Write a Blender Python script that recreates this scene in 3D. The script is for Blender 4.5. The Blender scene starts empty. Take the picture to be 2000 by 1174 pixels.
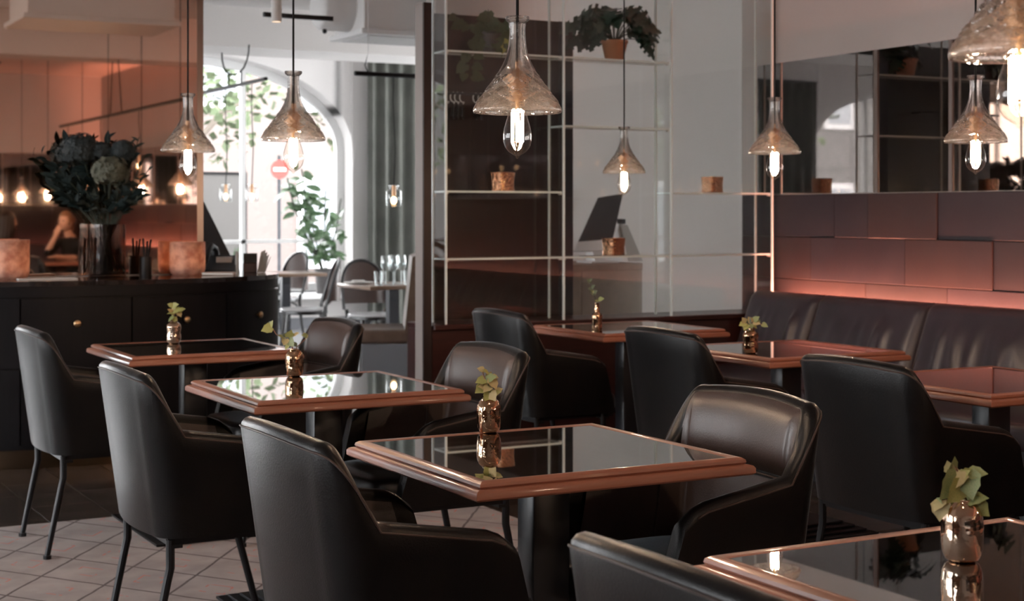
import bpy, bmesh, math, random
from math import sin, cos, pi, radians, sqrt, atan2
from mathutils import Vector, Matrix, Euler
import numpy as np

random.seed(7)
SC = bpy.context.scene
COL = SC.collection

# ------------------------------------------------------------------ camera
CA = radians(28.54)
EYE = 1.30
cam = bpy.data.cameras.new('camera')
camo = bpy.data.objects.new('camera', cam)
COL.objects.link(camo)
camo.location = (0, 0, EYE)
camo.rotation_euler = (pi / 2, 0, -CA)
cam.sensor_width = 36.0
cam.sensor_fit = 'HORIZONTAL'
cam.lens = 36.0 * 3014 / 2000
cam.shift_y = -172.6 / 2000
cam.clip_start = 0.05
cam.clip_end = 200
cam.dof.use_dof = True
cam.dof.focus_distance = 3.5
cam.dof.aperture_fstop = 7.1
SC.camera = camo

# ------------------------------------------------------------------ world, exposure
W = bpy.data.worlds.new('world')
SC.world = W
W.use_nodes = True
bg = W.node_tree.nodes['Background']
bg.inputs['Color'].default_value = (0.98, 0.98, 1.0, 1)
bg.inputs['Strength'].default_value = 13.0
SC.view_settings.view_transform = 'Standard'
SC.view_settings.look = 'None'
SC.view_settings.gamma = 1.0
SC.view_settings.use_curve_mapping = False
SC.view_settings.exposure = 0.0
try:
    SC.cycles.use_denoising = True
    SC.cycles.max_bounces = 14
    SC.cycles.transparent_max_bounces = 24
    SC.cycles.transmission_bounces = 10
    SC.cycles.glossy_bounces = 6
    SC.cycles.diffuse_bounces = 4
    SC.cycles.sample_clamp_indirect = 6.0
    SC.cycles.blur_glossy = 0.3
except Exception:
    pass
BULB = 900.0          # filament emission
LED = 280.0           # strip behind the banquette

# ------------------------------------------------------------------ materials
def nodes_of(m):
    m.use_nodes = True
    return m.node_tree.nodes, m.node_tree.links

def mat(name, col, rough=0.5, metal=0.0, spec=0.5, bump=None, var=None, coat=0.0, coat_rough=0.1,
        trans=0.0, ior=1.45, emit=None, estr=0.0, sheen=0.0, sheen_rough=0.5):
    """bump=(scale, strength[, detail]); var=(scale, second colour[, stretch xyz])"""
    m = bpy.data.materials.new(name)
    n, l = nodes_of(m)
    p = n['Principled BSDF']
    p.inputs['Base Color'].default_value = (*col, 1)
    p.inputs['Roughness'].default_value = rough
    p.inputs['Metallic'].default_value = metal
    p.inputs['Specular IOR Level'].default_value = spec
    p.inputs['Coat Weight'].default_value = coat
    p.inputs['Coat Roughness'].default_value = coat_rough
    p.inputs['Transmission Weight'].default_value = trans
    p.inputs['IOR'].default_value = ior
    p.inputs['Sheen Weight'].default_value = sheen
    p.inputs['Sheen Tint'].default_value = (0.82, 0.90, 1.0, 1)
    p.inputs['Sheen Roughness'].default_value = sheen_rough
    if emit:
        p.inputs['Emission Color'].default_value = (*emit, 1)
        p.inputs['Emission Strength'].default_value = estr
    tc = None
    if bump or var:
        tc = n.new('ShaderNodeTexCoord')
    if var:
        mp = n.new('ShaderNodeMapping')
        if len(var) > 2:
            mp.inputs['Scale'].default_value = var[2]
        l.new(tc.outputs['Object'], mp.inputs['Vector'])
        t = n.new('ShaderNodeTexNoise')
        t.inputs['Scale'].default_value = var[0]
        t.inputs['Detail'].default_value = 5
        l.new(mp.outputs['Vector'], t.inputs['Vector'])
        r = n.new('ShaderNodeValToRGB')
        r.color_ramp.elements[0].position = 0.35
        r.color_ramp.elements[1].position = 0.65
        r.color_ramp.elements[0].color = (*col, 1)
        r.color_ramp.elements[1].color = (*var[1], 1)
        l.new(t.outputs['Fac'], r.inputs['Fac'])
        l.new(r.outputs['Color'], p.inputs['Base Color'])
    if bump:
        t = n.new('ShaderNodeTexNoise')
        t.inputs['Scale'].default_value = bump[0]
        t.inputs['Detail'].default_value = bump[2] if len(bump) > 2 else 3
        l.new(tc.outputs['Object'], t.inputs['Vector'])
        b = n.new('ShaderNodeBump')
        b.inputs['Strength'].default_value = bump[1]
        b.inputs['Distance'].default_value = 0.01
        l.new(t.outputs['Fac'], b.inputs['Height'])
        l.new(b.outputs['Normal'], p.inputs['Normal'])
    return m

def same_both_sides(n, l, fr, ior):
    """a thin sheet does not bend the ray, so both of its faces reflect alike"""
    g = n.new('ShaderNodeNewGeometry')
    k = n.new('ShaderNodeMath'); k.operation = 'MULTIPLY_ADD'
    k.inputs[1].default_value = -2.0; k.inputs[2].default_value = 1.0
    p = n.new('ShaderNodeMath'); p.operation = 'POWER'; p.inputs[0].default_value = ior
    l.new(g.outputs['Backfacing'], k.inputs[0]); l.new(k.outputs[0], p.inputs[1]); l.new(p.outputs[0], fr.inputs['IOR'])

def thin_glass(name, tint=(0.97, 0.99, 0.98), ior=1.45, rough=0.0, gain=1.0):
    """sheet glass: clear transmission and a Fresnel reflection"""
    m = bpy.data.materials.new(name)
    n, l = nodes_of(m)
    n.clear()
    out = n.new('ShaderNodeOutputMaterial')
    mix = n.new('ShaderNodeMixShader')
    tr = n.new('ShaderNodeBsdfTransparent')
    tr.inputs['Color'].default_value = (*tint, 1)
    gl = n.new('ShaderNodeBsdfGlossy')
    gl.inputs['Roughness'].default_value = rough
    fr = n.new('ShaderNodeFresnel')
    fr.inputs['IOR'].default_value = ior
    mu = n.new('ShaderNodeMath')
    mu.operation = 'MULTIPLY'
    mu.use_clamp = True
    mu.inputs[1].default_value = gain
    same_both_sides(n, l, fr, ior)
    l.new(fr.outputs[0], mu.inputs[0])
    l.new(mu.outputs[0], mix.inputs[0])
    l.new(tr.outputs[0], mix.inputs[1])
    l.new(gl.outputs[0], mix.inputs[2])
    l.new(mix.outputs[0], out.inputs[0])
    return m

def emission(name, col, strength):
    m = bpy.data.materials.new(name)
    n, l = nodes_of(m)
    n.clear()
    out = n.new('ShaderNodeOutputMaterial')
    e = n.new('ShaderNodeEmission')
    e.inputs['Color'].default_value = (*col, 1)
    e.inputs['Strength'].default_value = strength
    l.new(e.outputs[0], out.inputs[0])
    return m

def wood(name, c1, c2, rough=0.3, coat=0.4, axis='X', scale=1.0, spec=0.5, coat_rough=0.15):
    m = bpy.data.materials.new(name)
    n, l = nodes_of(m)
    p = n['Principled BSDF']
    tc = n.new('ShaderNodeTexCoord')
    mp = n.new('ShaderNodeMapping')
    s = {'X': (1.5, 22, 22), 'Y': (22, 1.5, 22), 'Z': (22, 22, 1.5)}[axis]
    mp.inputs['Scale'].default_value = tuple(v * scale for v in s)
    t = n.new('ShaderNodeTexNoise')
    t.inputs['Scale'].default_value = 2.2
    t.inputs['Detail'].default_value = 7
    t.inputs['Distortion'].default_value = 0.6
    r = n.new('ShaderNodeValToRGB')
    r.color_ramp.elements[0].position = 0.3
    r.color_ramp.elements[1].position = 0.72
    r.color_ramp.elements[0].color = (*c1, 1)
    r.color_ramp.elements[1].color = (*c2, 1)
    b = n.new('ShaderNodeBump')
    b.inputs['Strength'].default_value = 0.12
    b.inputs['Distance'].default_value = 0.004
    l.new(tc.outputs['Object'], mp.inputs['Vector'])
    l.new(mp.outputs['Vector'], t.inputs['Vector'])
    l.new(t.outputs['Fac'], r.inputs['Fac'])
    l.new(r.outputs['Color'], p.inputs['Base Color'])
    l.new(t.outputs['Fac'], b.inputs['Height'])
    l.new(b.outputs['Normal'], p.inputs['Normal'])
    p.inputs['Roughness'].default_value = rough
    p.inputs['Coat Weight'].default_value = coat
    p.inputs['Coat Roughness'].default_value = coat_rough
    p.inputs['Specular IOR Level'].default_value = spec
    return m

def crystal_glass():
    """cut lead crystal: partly clear, partly refracting, with Fresnel sparkle"""
    m = bpy.data.materials.new('cut crystal')
    n, l = nodes_of(m)
    n.clear()
    out = n.new('ShaderNodeOutputMaterial')
    tr = n.new('ShaderNodeBsdfTransparent'); tr.inputs['Color'].default_value = (0.985, 0.97, 0.955, 1)
    rf = n.new('ShaderNodeBsdfRefraction'); rf.inputs['IOR'].default_value = 1.40; rf.inputs['Roughness'].default_value = 0.0
    rf.inputs['Color'].default_value = (1.0, 0.975, 0.95, 1)
    gl = n.new('ShaderNodeBsdfGlossy'); gl.inputs['Roughness'].default_value = 0.04
    fr = n.new('ShaderNodeFresnel'); same_both_sides(n, l, fr, 1.5)
    tcx = n.new('ShaderNodeTexCoord')
    vor = n.new('ShaderNodeTexVoronoi'); vor.inputs['Scale'].default_value = 95; vor.distance = 'CHEBYCHEV'
    bmp = n.new('ShaderNodeBump'); bmp.inputs['Strength'].default_value = 0.16; bmp.inputs['Distance'].default_value = 0.004
    l.new(tcx.outputs['Object'], vor.inputs['Vector']); l.new(vor.outputs['Distance'], bmp.inputs['Height'])
    l.new(bmp.outputs['Normal'], rf.inputs['Normal']); l.new(bmp.outputs['Normal'], gl.inputs['Normal'])
    a = n.new('ShaderNodeMixShader'); a.inputs[0].default_value = 0.60
    b = n.new('ShaderNodeMixShader')
    l.new(tr.outputs[0], a.inputs[1]); l.new(rf.outputs[0], a.inputs[2])
    df = n.new('ShaderNodeBsdfDiffuse'); df.inputs['Color'].default_value = (0.9, 0.82, 0.76, 1)
    tl_ = n.new('ShaderNodeBsdfTranslucent'); tl_.inputs['Color'].default_value = (0.9, 0.82, 0.76, 1)
    dt = n.new('ShaderNodeMixShader'); dt.inputs[0].default_value = 0.5
    l.new(df.outputs[0], dt.inputs[1]); l.new(tl_.outputs[0], dt.inputs[2])
    c = n.new('ShaderNodeMixShader'); c.inputs[0].default_value = 0.0075
    l.new(a.outputs[0], c.inputs[1]); l.new(dt.outputs[0], c.inputs[2])
    l.new(fr.outputs[0], b.inputs[0]); l.new(c.outputs[0], b.inputs[1]); l.new(gl.outputs[0], b.inputs[2])
    l.new(b.outputs[0], out.inputs[0])
    return m

def frosted():
    m = mat('frosted copper glass', (0.52, 0.30, 0.23), 0.5, bump=(45, 0.4), var=(20, (0.86, 0.64, 0.53)))
    n, l = nodes_of(m)
    p = n['Principled BSDF']; out = n['Material Output']
    t = n.new('ShaderNodeBsdfTranslucent')
    l.new(p.inputs['Base Color'].links[0].from_socket, t.inputs['Color'])
    x = n.new('ShaderNodeMixShader'); x.inputs[0].default_value = 0.6
    l.new(p.outputs[0], x.inputs[1]); l.new(t.outputs[0], x.inputs[2]); l.new(x.outputs[0], out.inputs[0])
    return m

M = {}
M['leather'] = mat('black leather', (0.0022, 0.0022, 0.0030), 0.33, spec=0.36, sheen=0.28, sheen_rough=0.22, bump=(260, 0.10, 4), var=(9, (0.0048, 0.0040, 0.0042)))
M['leather_in'] = mat('brown black leather', (0.050, 0.033, 0.029), 0.36, spec=0.6, bump=(240, 0.10, 4), var=(8, (0.064, 0.042, 0.037)), coat=0.15, coat_rough=0.3)
M['piping'] = mat('leather piping', (0.05, 0.03, 0.024), 0.4, bump=(700, 0.4))
M['black_metal'] = mat('black powder coated steel', (0.01, 0.01, 0.012), 0.38, metal=0.3)
M['steel'] = mat('grey blue steel', (0.022, 0.025, 0.032), 0.30, spec=0.5)
M['rim'] = wood('mahogany moulding', (0.27, 0.098, 0.058), (0.34, 0.132, 0.082), 0.38, 0.6, 'X', coat_rough=0.07)
M['rim_y'] = wood('mahogany moulding side', (0.27, 0.098, 0.058), (0.34, 0.132, 0.082), 0.38, 0.6, 'Y', coat_rough=0.07)
M['smoked'] = mat('smoked mirror glass', (0.60, 0.595, 0.59), 0.012, metal=1.0, var=(3, (0.56, 0.555, 0.55)))
M['mahogany'] = wood('dark mahogany', (0.010, 0.0035, 0.003), (0.020, 0.006, 0.005), 0.35, 0.2, 'Z')
M['mahogany_matt'] = wood('matt dark mahogany', (0.010, 0.0035, 0.003), (0.020, 0.006, 0.005), 0.6, 0.0, 'Z')
M['mahogany_x'] = wood('red mahogany plinth', (0.026, 0.0065, 0.0055), (0.046, 0.011, 0.0085), 0.36, 0.25, 'X')
M['counter'] = wood('ebonised counter', (0.003, 0.0026, 0.004), (0.006, 0.0048, 0.006), 0.40, 0.0, 'Z', spec=0.22)
M['counter_top'] = mat('polished dark counter top', (0.02, 0.014, 0.013), 0.09, coat=0.7, coat_rough=0.05)
M['brass'] = mat('aged brass', (0.62, 0.42, 0.24), 0.28, metal=1.0)
M['brass_dark'] = mat('dark brass toe kick', (0.12, 0.08, 0.052), 0.3, metal=1.0)
M['socket'] = mat('copper lamp socket', (0.55, 0.33, 0.20), 0.32, metal=1.0)
M['white_wall'] = mat('warm white plaster', (0.72, 0.70, 0.69), 0.85, bump=(35, 0.05), var=(2, (0.70, 0.675, 0.665)))
M['grey_wall'] = mat('pale grey plaster', (0.67, 0.62, 0.595), 0.85, bump=(35, 0.05), var=(1.4, (0.64, 0.59, 0.565)))
M['greige_wall'] = mat('greige plaster', (0.44, 0.405, 0.39), 0.85, bump=(35, 0.05), var=(1.4, (0.42, 0.385, 0.37)))
M['ceil'] = mat('white ceiling paint', (0.80, 0.78, 0.765), 0.9, bump=(20, 0.04))
M['duct'] = mat('white painted duct', (0.80, 0.785, 0.775), 0.55)
M['copper_mirror'] = mat('copper tinted mirror', (0.92, 0.69, 0.565), 0.02, metal=1.0)
M['dark_mirror'] = mat('bronze tinted mirror', (0.33, 0.285, 0.275), 0.02, metal=1.0)
M['joint'] = mat('brushed bronze joint', (0.30, 0.24, 0.22), 0.3, metal=1.0)
M['panel_a'] = mat('leather wall panel a', (0.016, 0.0118, 0.0155), 0.48, spec=0.3, bump=(90, 0.08), var=(5, (0.020, 0.0148, 0.0180)))
M['panel_b'] = mat('leather wall panel b', (0.021, 0.0128, 0.0130), 0.48, spec=0.3, bump=(90, 0.08), var=(5, (0.025, 0.0158, 0.0155)))
M['panel_c'] = mat('leather wall panel c', (0.015, 0.0112, 0.0125), 0.48, spec=0.3, bump=(90, 0.08), var=(5, (0.019, 0.0138, 0.0150)))
M['glass'] = thin_glass('clear sheet glass', (0.975, 0.985, 0.98), 1.42)
M['glass_edge'] = mat('polished glass edge', (0.80, 0.90, 0.92), 0.18, coat=1.0, coat_rough=0.05)
M['win_glass'] = thin_glass('window glass', (0.98, 0.99, 0.99), 1.45)
M['bulb_glass'] = thin_glass('bulb glass', (1.0, 0.97, 0.93), 1.5, gain=1.6)
M['crystal'] = crystal_glass()
M['wine_glass'] = thin_glass('drinking glass', (0.96, 0.98, 0.98), 1.6, gain=1.6)
M['filament'] = emission('glowing filament', (1.0, 0.72, 0.50), BULB)
M['led'] = emission('amber led strip', (1.0, 0.34, 0.215), LED)
M['led_soft'] = emission('soft amber led strip', (1.0, 0.34, 0.215), LED * .14)
M['flame'] = emission('candle flame', (1.0, 0.72, 0.48), 130)
M['downlight'] = emission('downlight lens', (1.0, 0.72, 0.48), 3.0)
M['cord'] = mat('black fabric cord', (0.006, 0.006, 0.006), 0.8)
M['mercury'] = mat('copper mercury glass', (0.60, 0.40, 0.26), 0.05, metal=1.0, bump=(26, 0.35), var=(30, (0.46, 0.28, 0.165)))
M['mercury_pale'] = mat('silvered copper glass', (0.80, 0.64, 0.50), 0.08, metal=1.0, bump=(22, 0.25), var=(24, (0.62, 0.42, 0.29)))
M['votive'] = mat('hammered copper glass', (0.72, 0.40, 0.24), 0.12, metal=1.0, bump=(60, 0.9), var=(18, (0.55, 0.24, 0.13)))
M['ivy'] = mat('yellow green ivy leaf', (0.24, 0.27, 0.08), 0.45, var=(26, (0.36, 0.33, 0.12)))
M['ivy_tan'] = mat('tan ivy leaf', (0.40, 0.33, 0.15), 0.5, var=(26, (0.46, 0.37, 0.20)))
M['ivy_pale'] = mat('muted green ivy leaf', (0.17, 0.23, 0.09), 0.45, var=(26, (0.27, 0.28, 0.13)))
M['ivy_dark'] = mat('dark ivy leaf', (0.06, 0.085, 0.05), 0.45, var=(20, (0.11, 0.13, 0.085)))
M['stem'] = mat('plant stem', (0.23, 0.12, 0.08), 0.6)
M['stem_dark'] = mat('dark plant stem', (0.035, 0.045, 0.03), 0.6)
M['monstera'] = mat('monstera leaf', (0.010, 0.028, 0.020), 0.32, var=(15, (0.02, 0.05, 0.035)))
M['fig'] = mat('rubber fig leaf', (0.045, 0.11, 0.045), 0.24, coat=0.3, var=(8, (0.16, 0.24, 0.14)))
M['terracotta'] = mat('terracotta pot', (0.38, 0.16, 0.075), 0.7, var=(4, (0.30, 0.125, 0.06)))
M['dark_pot'] = mat('dark grey pot', (0.06, 0.055, 0.055), 0.6)
M['soil'] = mat('soil', (0.03, 0.02, 0.015), 0.95, bump=(60, 0.8))
M['concrete'] = mat('tan concrete', (0.30, 0.25, 0.21), 0.7, bump=(70, 0.15), var=(7, (0.25, 0.205, 0.175)))
M['navy'] = mat('navy lacquer', (0.020, 0.022, 0.032), 0.4, coat=0.3)
M['screen'] = mat('dark screen glass', (0.02, 0.02, 0.022), 0.12, coat=0.6)
M['silver'] = mat('pale silver plastic', (0.62, 0.62, 0.62), 0.35)
M['grey_card'] = mat('grey card', (0.30, 0.28, 0.26), 0.7)
M['black_plastic'] = mat('black plastic', (0.012, 0.012, 0.014), 0.35)
M['paper'] = mat('white paper', (0.75, 0.73, 0.70), 0.8)
M['beige'] = mat('beige leather cover', (0.42, 0.31, 0.25), 0.6)
M['brown_card'] = mat('brown card', (0.07, 0.04, 0.035), 0.6)
M['frost'] = frosted()
M['wax'] = mat('candle wax', (0.85, 0.75, 0.6), 0.5)
M['smoke_glass'] = thin_glass('smoky vase glass', (0.62, 0.53, 0.49), 1.42)
M['water'] = thin_glass('vase water', (0.80, 0.80, 0.76), 1.2)
M['bouquet'] = mat('blue green foliage', (0.006, 0.013, 0.014), 0.6, spec=0.25, var=(14, (0.013, 0.024, 0.023)))
M['bouquet2'] = mat('grey green foliage', (0.026, 0.036, 0.031), 0.6, spec=0.25, var=(14, (0.05, 0.058, 0.05)))
M['hydrangea'] = mat('grey green hydrangea petals', (0.075, 0.085, 0.062), 0.6, var=(30, (0.13, 0.135, 0.10)))
M['hydrangea_d'] = mat('blue grey hydrangea petals', (0.018, 0.028, 0.031), 0.6, var=(30, (0.034, 0.046, 0.05)))
M['curtain'] = mat('grey green curtain', (0.065, 0.068, 0.060), 0.9, var=(3, (0.088, 0.09, 0.08)))
M['bent'] = mat('black bentwood', (0.012, 0.011, 0.012), 0.3, coat=0.4)
M['bent_seat'] = mat('pale grey seat pad', (0.50, 0.50, 0.51), 0.35, coat=0.4)
M['bent_back'] = mat('dark brown veneer', (0.055, 0.034, 0.028), 0.34, coat=0.15, var=(5, (0.075, 0.047, 0.04)))
M['white_paint'] = mat('white paint', (0.8, 0.8, 0.8), 0.45)
M['booth'] = mat('brown booth leather', (0.10, 0.062, 0.045), 0.38, bump=(120, 0.15), var=(12, (0.14, 0.09, 0.065)))
M['booth_base'] = mat('slate grey paint', (0.16, 0.165, 0.18), 0.55)
M['taupe'] = mat('taupe paint', (0.26, 0.225, 0.215), 0.55)
M['tabletop_wood'] = wood('oak table top', (0.16, 0.095, 0.06), (0.24, 0.15, 0.10), 0.32, 0.4, 'X')
M['stone'] = mat('dark brown stone tile', (0.050, 0.037, 0.030), 0.13, bump=(14, 0.05), var=(2.5, (0.085, 0.063, 0.050), (1, 3, 1)))
M['stone_b'] = mat('brown stone tile', (0.062, 0.046, 0.037), 0.13, bump=(14, 0.05), var=(2.5, (0.060, 0.045, 0.036), (1, 3, 1)))
M['grout'] = mat('pale grout', (0.14, 0.12, 0.105), 0.9)
M['floor_far'] = mat('grey far floor', (0.36, 0.36, 0.365), 0.22, var=(2, (0.42, 0.42, 0.425)))
M['skin'] = mat('skin', (0.62, 0.40, 0.31), 0.5)
M['black_knit'] = mat('black knit', (0.008, 0.008, 0.009), 0.85)
M['hair_dark'] = mat('dark hair', (0.018, 0.011, 0.009), 0.45)
M['hair_fair'] = mat('fair brown hair', (0.20, 0.11, 0.06), 0.45)
M['iris'] = mat('eye', (0.03, 0.02, 0.015), 0.2)
M['lip'] = mat('lips', (0.42, 0.18, 0.15), 0.45)
M['facade'] = mat('pale pink facade', (0.165, 0.135, 0.125), 0.85)
M['facade_w'] = mat('pale facade', (0.13, 0.125, 0.12), 0.85)
M['street'] = mat('grey asphalt', (0.09, 0.09, 0.092), 0.85)
M['pane_dark'] = mat('facade window', (0.25, 0.27, 0.29), 0.15)
M['tree_leaf'] = mat('street tree leaf', (0.07, 0.10, 0.045), 0.6, var=(3, (0.11, 0.14, 0.075)))
M['bark'] = mat('bark', (0.18, 0.15, 0.125), 0.8)
M['sign_red'] = mat('red sign', (0.62, 0.05, 0.04), 0.4)
M['sign_white'] = mat('white sign bar', (0.85, 0.83, 0.8), 0.4)

def carpet_material():
    m = bpy.data.materials.new('woven carpet')
    n, l = nodes_of(m)
    p = n['Principled BSDF']
    p.inputs['Roughness'].default_value = 0.95
    p.inputs['Sheen Weight'].default_value = 0.1
    tc = n.new('ShaderNodeTexCoord')
    def math_(op, a=None, b=None, c=None):
        x = n.new('ShaderNodeMath')
        x.operation = op
        for i, v in enumerate((a, b, c)):
            if v is None:
                continue
            if isinstance(v, (int, float)):
                x.inputs[i].default_value = v
            else:
                l.new(v, x.inputs[i])
        return x.outputs[0]
    wob = n.new('ShaderNodeTexNoise')
    wob.inputs['Scale'].default_value = 9
    l.new(tc.outputs['Object'], wob.inputs['Vector'])
    sep = n.new('ShaderNodeSeparateXYZ')
    l.new(tc.outputs['Object'], sep.inputs[0])
    X, Y = sep.outputs[0], sep.outputs[1]
    def family(ang, off, sp):
        # signed coordinate across the lines, in cells
        d = math_('ADD', math_('MULTIPLY', X, -sin(ang)), math_('MULTIPLY', Y, cos(ang)))
        d = math_('ADD', d, math_('MULTIPLY', math_('SUBTRACT', wob.outputs['Fac'], 0.5), 0.012))
        u = math_('DIVIDE', math_('SUBTRACT', d, off), sp)
        f = math_('SUBTRACT', u, math_('FLOOR', math_('ADD', u, 0.5)))   # -.5 .. .5, 0 on a line
        return u, f, math_('MULTIPLY', math_('ABSOLUTE', f), sp)
    ua, fa, da = family(radians(-55.5), 4.411, 0.262)
    ub, fb, db = family(radians(54.3), 1.81, 0.272)
    dist = math_('MINIMUM', da, db)
    line = math_('LESS_THAN', dist, 0.0052)
    # little broken red marks in the middle of each diamond
    ca = math_('ABSOLUTE', math_('SUBTRACT', math_('FRACT', ua), 0.5))
    cb = math_('ABSOLUTE', math_('SUBTRACT', math_('FRACT', ub), 0.5))
    mx = math_('MAXIMUM', ca, cb)
    ring = math_('MULTIPLY', math_('GREATER_THAN', mx, 0.165), math_('LESS_THAN', mx, 0.192))
    br = n.new('ShaderNodeTexNoise')
    br.inputs['Scale'].default_value = 12
    l.new(tc.outputs['Object'], br.inputs['Vector'])
    ring = math_('MULTIPLY', ring, math_('GREATER_THAN', br.outputs['Fac'], 0.50))
    blot = n.new('ShaderNodeTexNoise')
    blot.inputs['Scale'].default_value = 7
    blot.inputs['Detail'].default_value = 8
    l.new(tc.outputs['Object'], blot.inputs['Vector'])
    base = n.new('ShaderNodeValToRGB')
    base.color_ramp.elements[0].position = 0.3
    base.color_ramp.elements[1].position = 0.7
    base.color_ramp.elements[0].color = (0.31, 0.245, 0.222, 1)
    base.color_ramp.elements[1].color = (0.45, 0.37, 0.34, 1)
    l.new(blot.outputs['Fac'], base.inputs[0])
    m1 = n.new('ShaderNodeMixRGB')
    m1.inputs[2].default_value = (0.60, 0.16, 0.10, 1)
    l.new(math_('MULTIPLY', ring, 0.85), m1.inputs[0])
    l.new(base.outputs[0], m1.inputs[1])
    m2 = n.new('ShaderNodeMixRGB')
    m2.inputs[2].default_value = (0.055, 0.022, 0.018, 1)
    l.new(math_('MULTIPLY', line, 0.92), m2.inputs[0])
    l.new(m1.outputs[0], m2.inputs[1])
    l.new(m2.outputs[0], p.inputs['Base Color'])
    pile = n.new('ShaderNodeTexNoise')
    pile.inputs['Scale'].default_value = 420
    l.new(tc.outputs['Object'], pile.inputs['Vector'])
    b = n.new('ShaderNodeBump')
    b.inputs['Strength'].default_value = 0.4
    b.inputs['Distance'].default_value = 0.004
    l.new(pile.outputs['Fac'], b.inputs['Height'])
    l.new(b.outputs['Normal'], p.inputs['Normal'])
    return m
M['carpet'] = carpet_material()

# ------------------------------------------------------------------ mesh helpers
class MB:
    def __init__(s):
        s.v = []; s.f = []; s.mi = []; s.cur = 0
    def add(s, vs, fs):
        o = len(s.v)
        s.v += [tuple(v) for v in vs]
        for f in fs:
            s.f.append([i + o for i in f]); s.mi.append(s.cur)
        return s
    def box(s, x0, x1, y0, y1, z0, z1):
        vs = [(x, y, z) for x in (x0, x1) for y in (y0, y1) for z in (z0, z1)]
        return s.add(vs, [(0, 1, 3, 2), (4, 6, 7, 5), (0, 4, 5, 1), (2, 3, 7, 6), (0, 2, 6, 4), (1, 5, 7, 3)])
    def rbox(s, x0, x1, y0, y1, z0, z1, r=0.01, seg=2):
        bm = bmesh.new()
        bmesh.ops.create_cube(bm, size=1)
        for v in bm.verts:
            v.co = ((x0 + x1) / 2 + v.co.x * (x1 - x0), (y0 + y1) / 2 + v.co.y * (y1 - y0), (z0 + z1) / 2 + v.co.z * (z1 - z0))
        bmesh.ops.bevel(bm, geom=list(bm.edges), offset=r, segments=seg, affect='EDGES', profile=0.5)
        bm.verts.index_update()
        s.add([v.co[:] for v in bm.verts], [[v.index for v in f.verts] for f in bm.faces])
        bm.free()
        return s
    def grid(s, rows, wrap=False, flip=False):
        n = len(rows[0]); vs = [p for r in rows for p in r]; fs = []
        for i in range(len(rows) - 1):
            for j in range(n if wrap else n - 1):
                k = (j + 1) % n
                f = (i * n + j, i * n + k, (i + 1) * n + k, (i + 1) * n + j)
                fs.append(f[::-1] if flip else f)
        return s.add(vs, fs)
    def lathe(s, prof, n=32, c=(0, 0, 0), fn=None, close=False):
        rows = []
        for k, (r, z) in enumerate(prof):
            row = []
            for j in range(n):
                t = 2 * pi * j / n
                rr = fn(r, z, t, k) if fn else r
                row.append((c[0] + rr * cos(t), c[1] + rr * sin(t), c[2] + z))
            rows.append(row)
        if close:
            rows.append(rows[0])
        return s.grid(rows, wrap=True)
    def tube(s, pts, r, n=8, caps=True):
        pts = [Vector(p) for p in pts]
        rs = r if isinstance(r, (list, tuple)) else [r] * len(pts)
        rows = []; up = None
        for i, p in enumerate(pts):
            d = (pts[min(i + 1, len(pts) - 1)] - pts[max(i - 1, 0)]).normalized()
            if up is None:
                up = Vector((0, 0, 1)) if abs(d.z) < 0.9 else Vector((1, 0, 0))
            a = d.cross(up).normalized(); b = a.cross(d).normalized(); up = b
            rows.append([p + (a * cos(2 * pi * j / n) + b * sin(2 * pi * j / n)) * rs[i] for j in range(n)])
        o = len(s.v)
        s.grid(rows, wrap=True)
        if caps:
            s.f.append([o + j for j in range(n)][::-1]); s.mi.append(s.cur)
            k = o + (len(rows) - 1) * n
            s.f.append([k + j for j in range(n)]); s.mi.append(s.cur)
        return s
    def cyl(s, c, r, z0, z1, n=24):
        return s.tube([(c[0], c[1], z0), (c[0], c[1], z1)], r, n)
    def ball(s, c, r, nu=14, nv=9, sc=(1, 1, 1)):
        rows = []
        for i in range(nv + 1):
            t = pi * i / nv
            rows.append([(c[0] + sc[0] * r * sin(t) * cos(2 * pi * j / nu), c[1] + sc[1] * r * sin(t) * sin(2 * pi * j / nu), c[2] + sc[2] * r * cos(t)) for j in range(nu)])
        return s.grid(rows, wrap=True, flip=True)
    def prism(s, poly, z0, z1):
        n = len(poly)
        vs = [(x, y, z0) for x, y in poly] + [(x, y, z1) for x, y in poly]
        fs = [list(range(n))[::-1], [n + i for i in range(n)]] + [(i, (i + 1) % n, n + (i + 1) % n, n + i) for i in range(n)]
        return s.add(vs, fs)
    def mesh(s, name, mats, smooth=35):
        me = bpy.data.meshes.new(name)
        me.from_pydata(s.v, [], s.f)
        for m in (mats if isinstance(mats, (list, tuple)) else [mats]):
            me.materials.append(M[m] if isinstance(m, str) else m)
        me.polygons.foreach_set('material_index', s.mi)
        bm = bmesh.new(); bm.from_mesh(me)
        bmesh.ops.remove_doubles(bm, verts=bm.verts, dist=1e-5)
        bmesh.ops.recalc_face_normals(bm, faces=bm.faces)
        bm.to_mesh(me); bm.free()
        if smooth:
            me.polygons.foreach_set('use_smooth', [True] * len(me.polygons))
            me.set_sharp_from_angle(angle=radians(smooth))
        me.update()
        return me

def obj(name, data, parent=None, mats=None, loc=None, rot=None, scl=None, smooth=35):
    if isinstance(data, MB):
        data = data.mesh(name, mats, smooth)
    o = bpy.data.objects.new(name, data)
    COL.objects.link(o)
    if parent:
        o.parent = parent
    if loc is not None: o.location = loc
    if rot is not None: o.rotation_euler = rot
    if scl is not None: o.scale = scl
    return o

def tag(o, label=None, cat=None, group=None, kind=None):
    if label: o['label'] = label
    if cat: o['category'] = cat
    if group: o['group'] = group
    if kind: o['kind'] = kind
    return o

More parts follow.
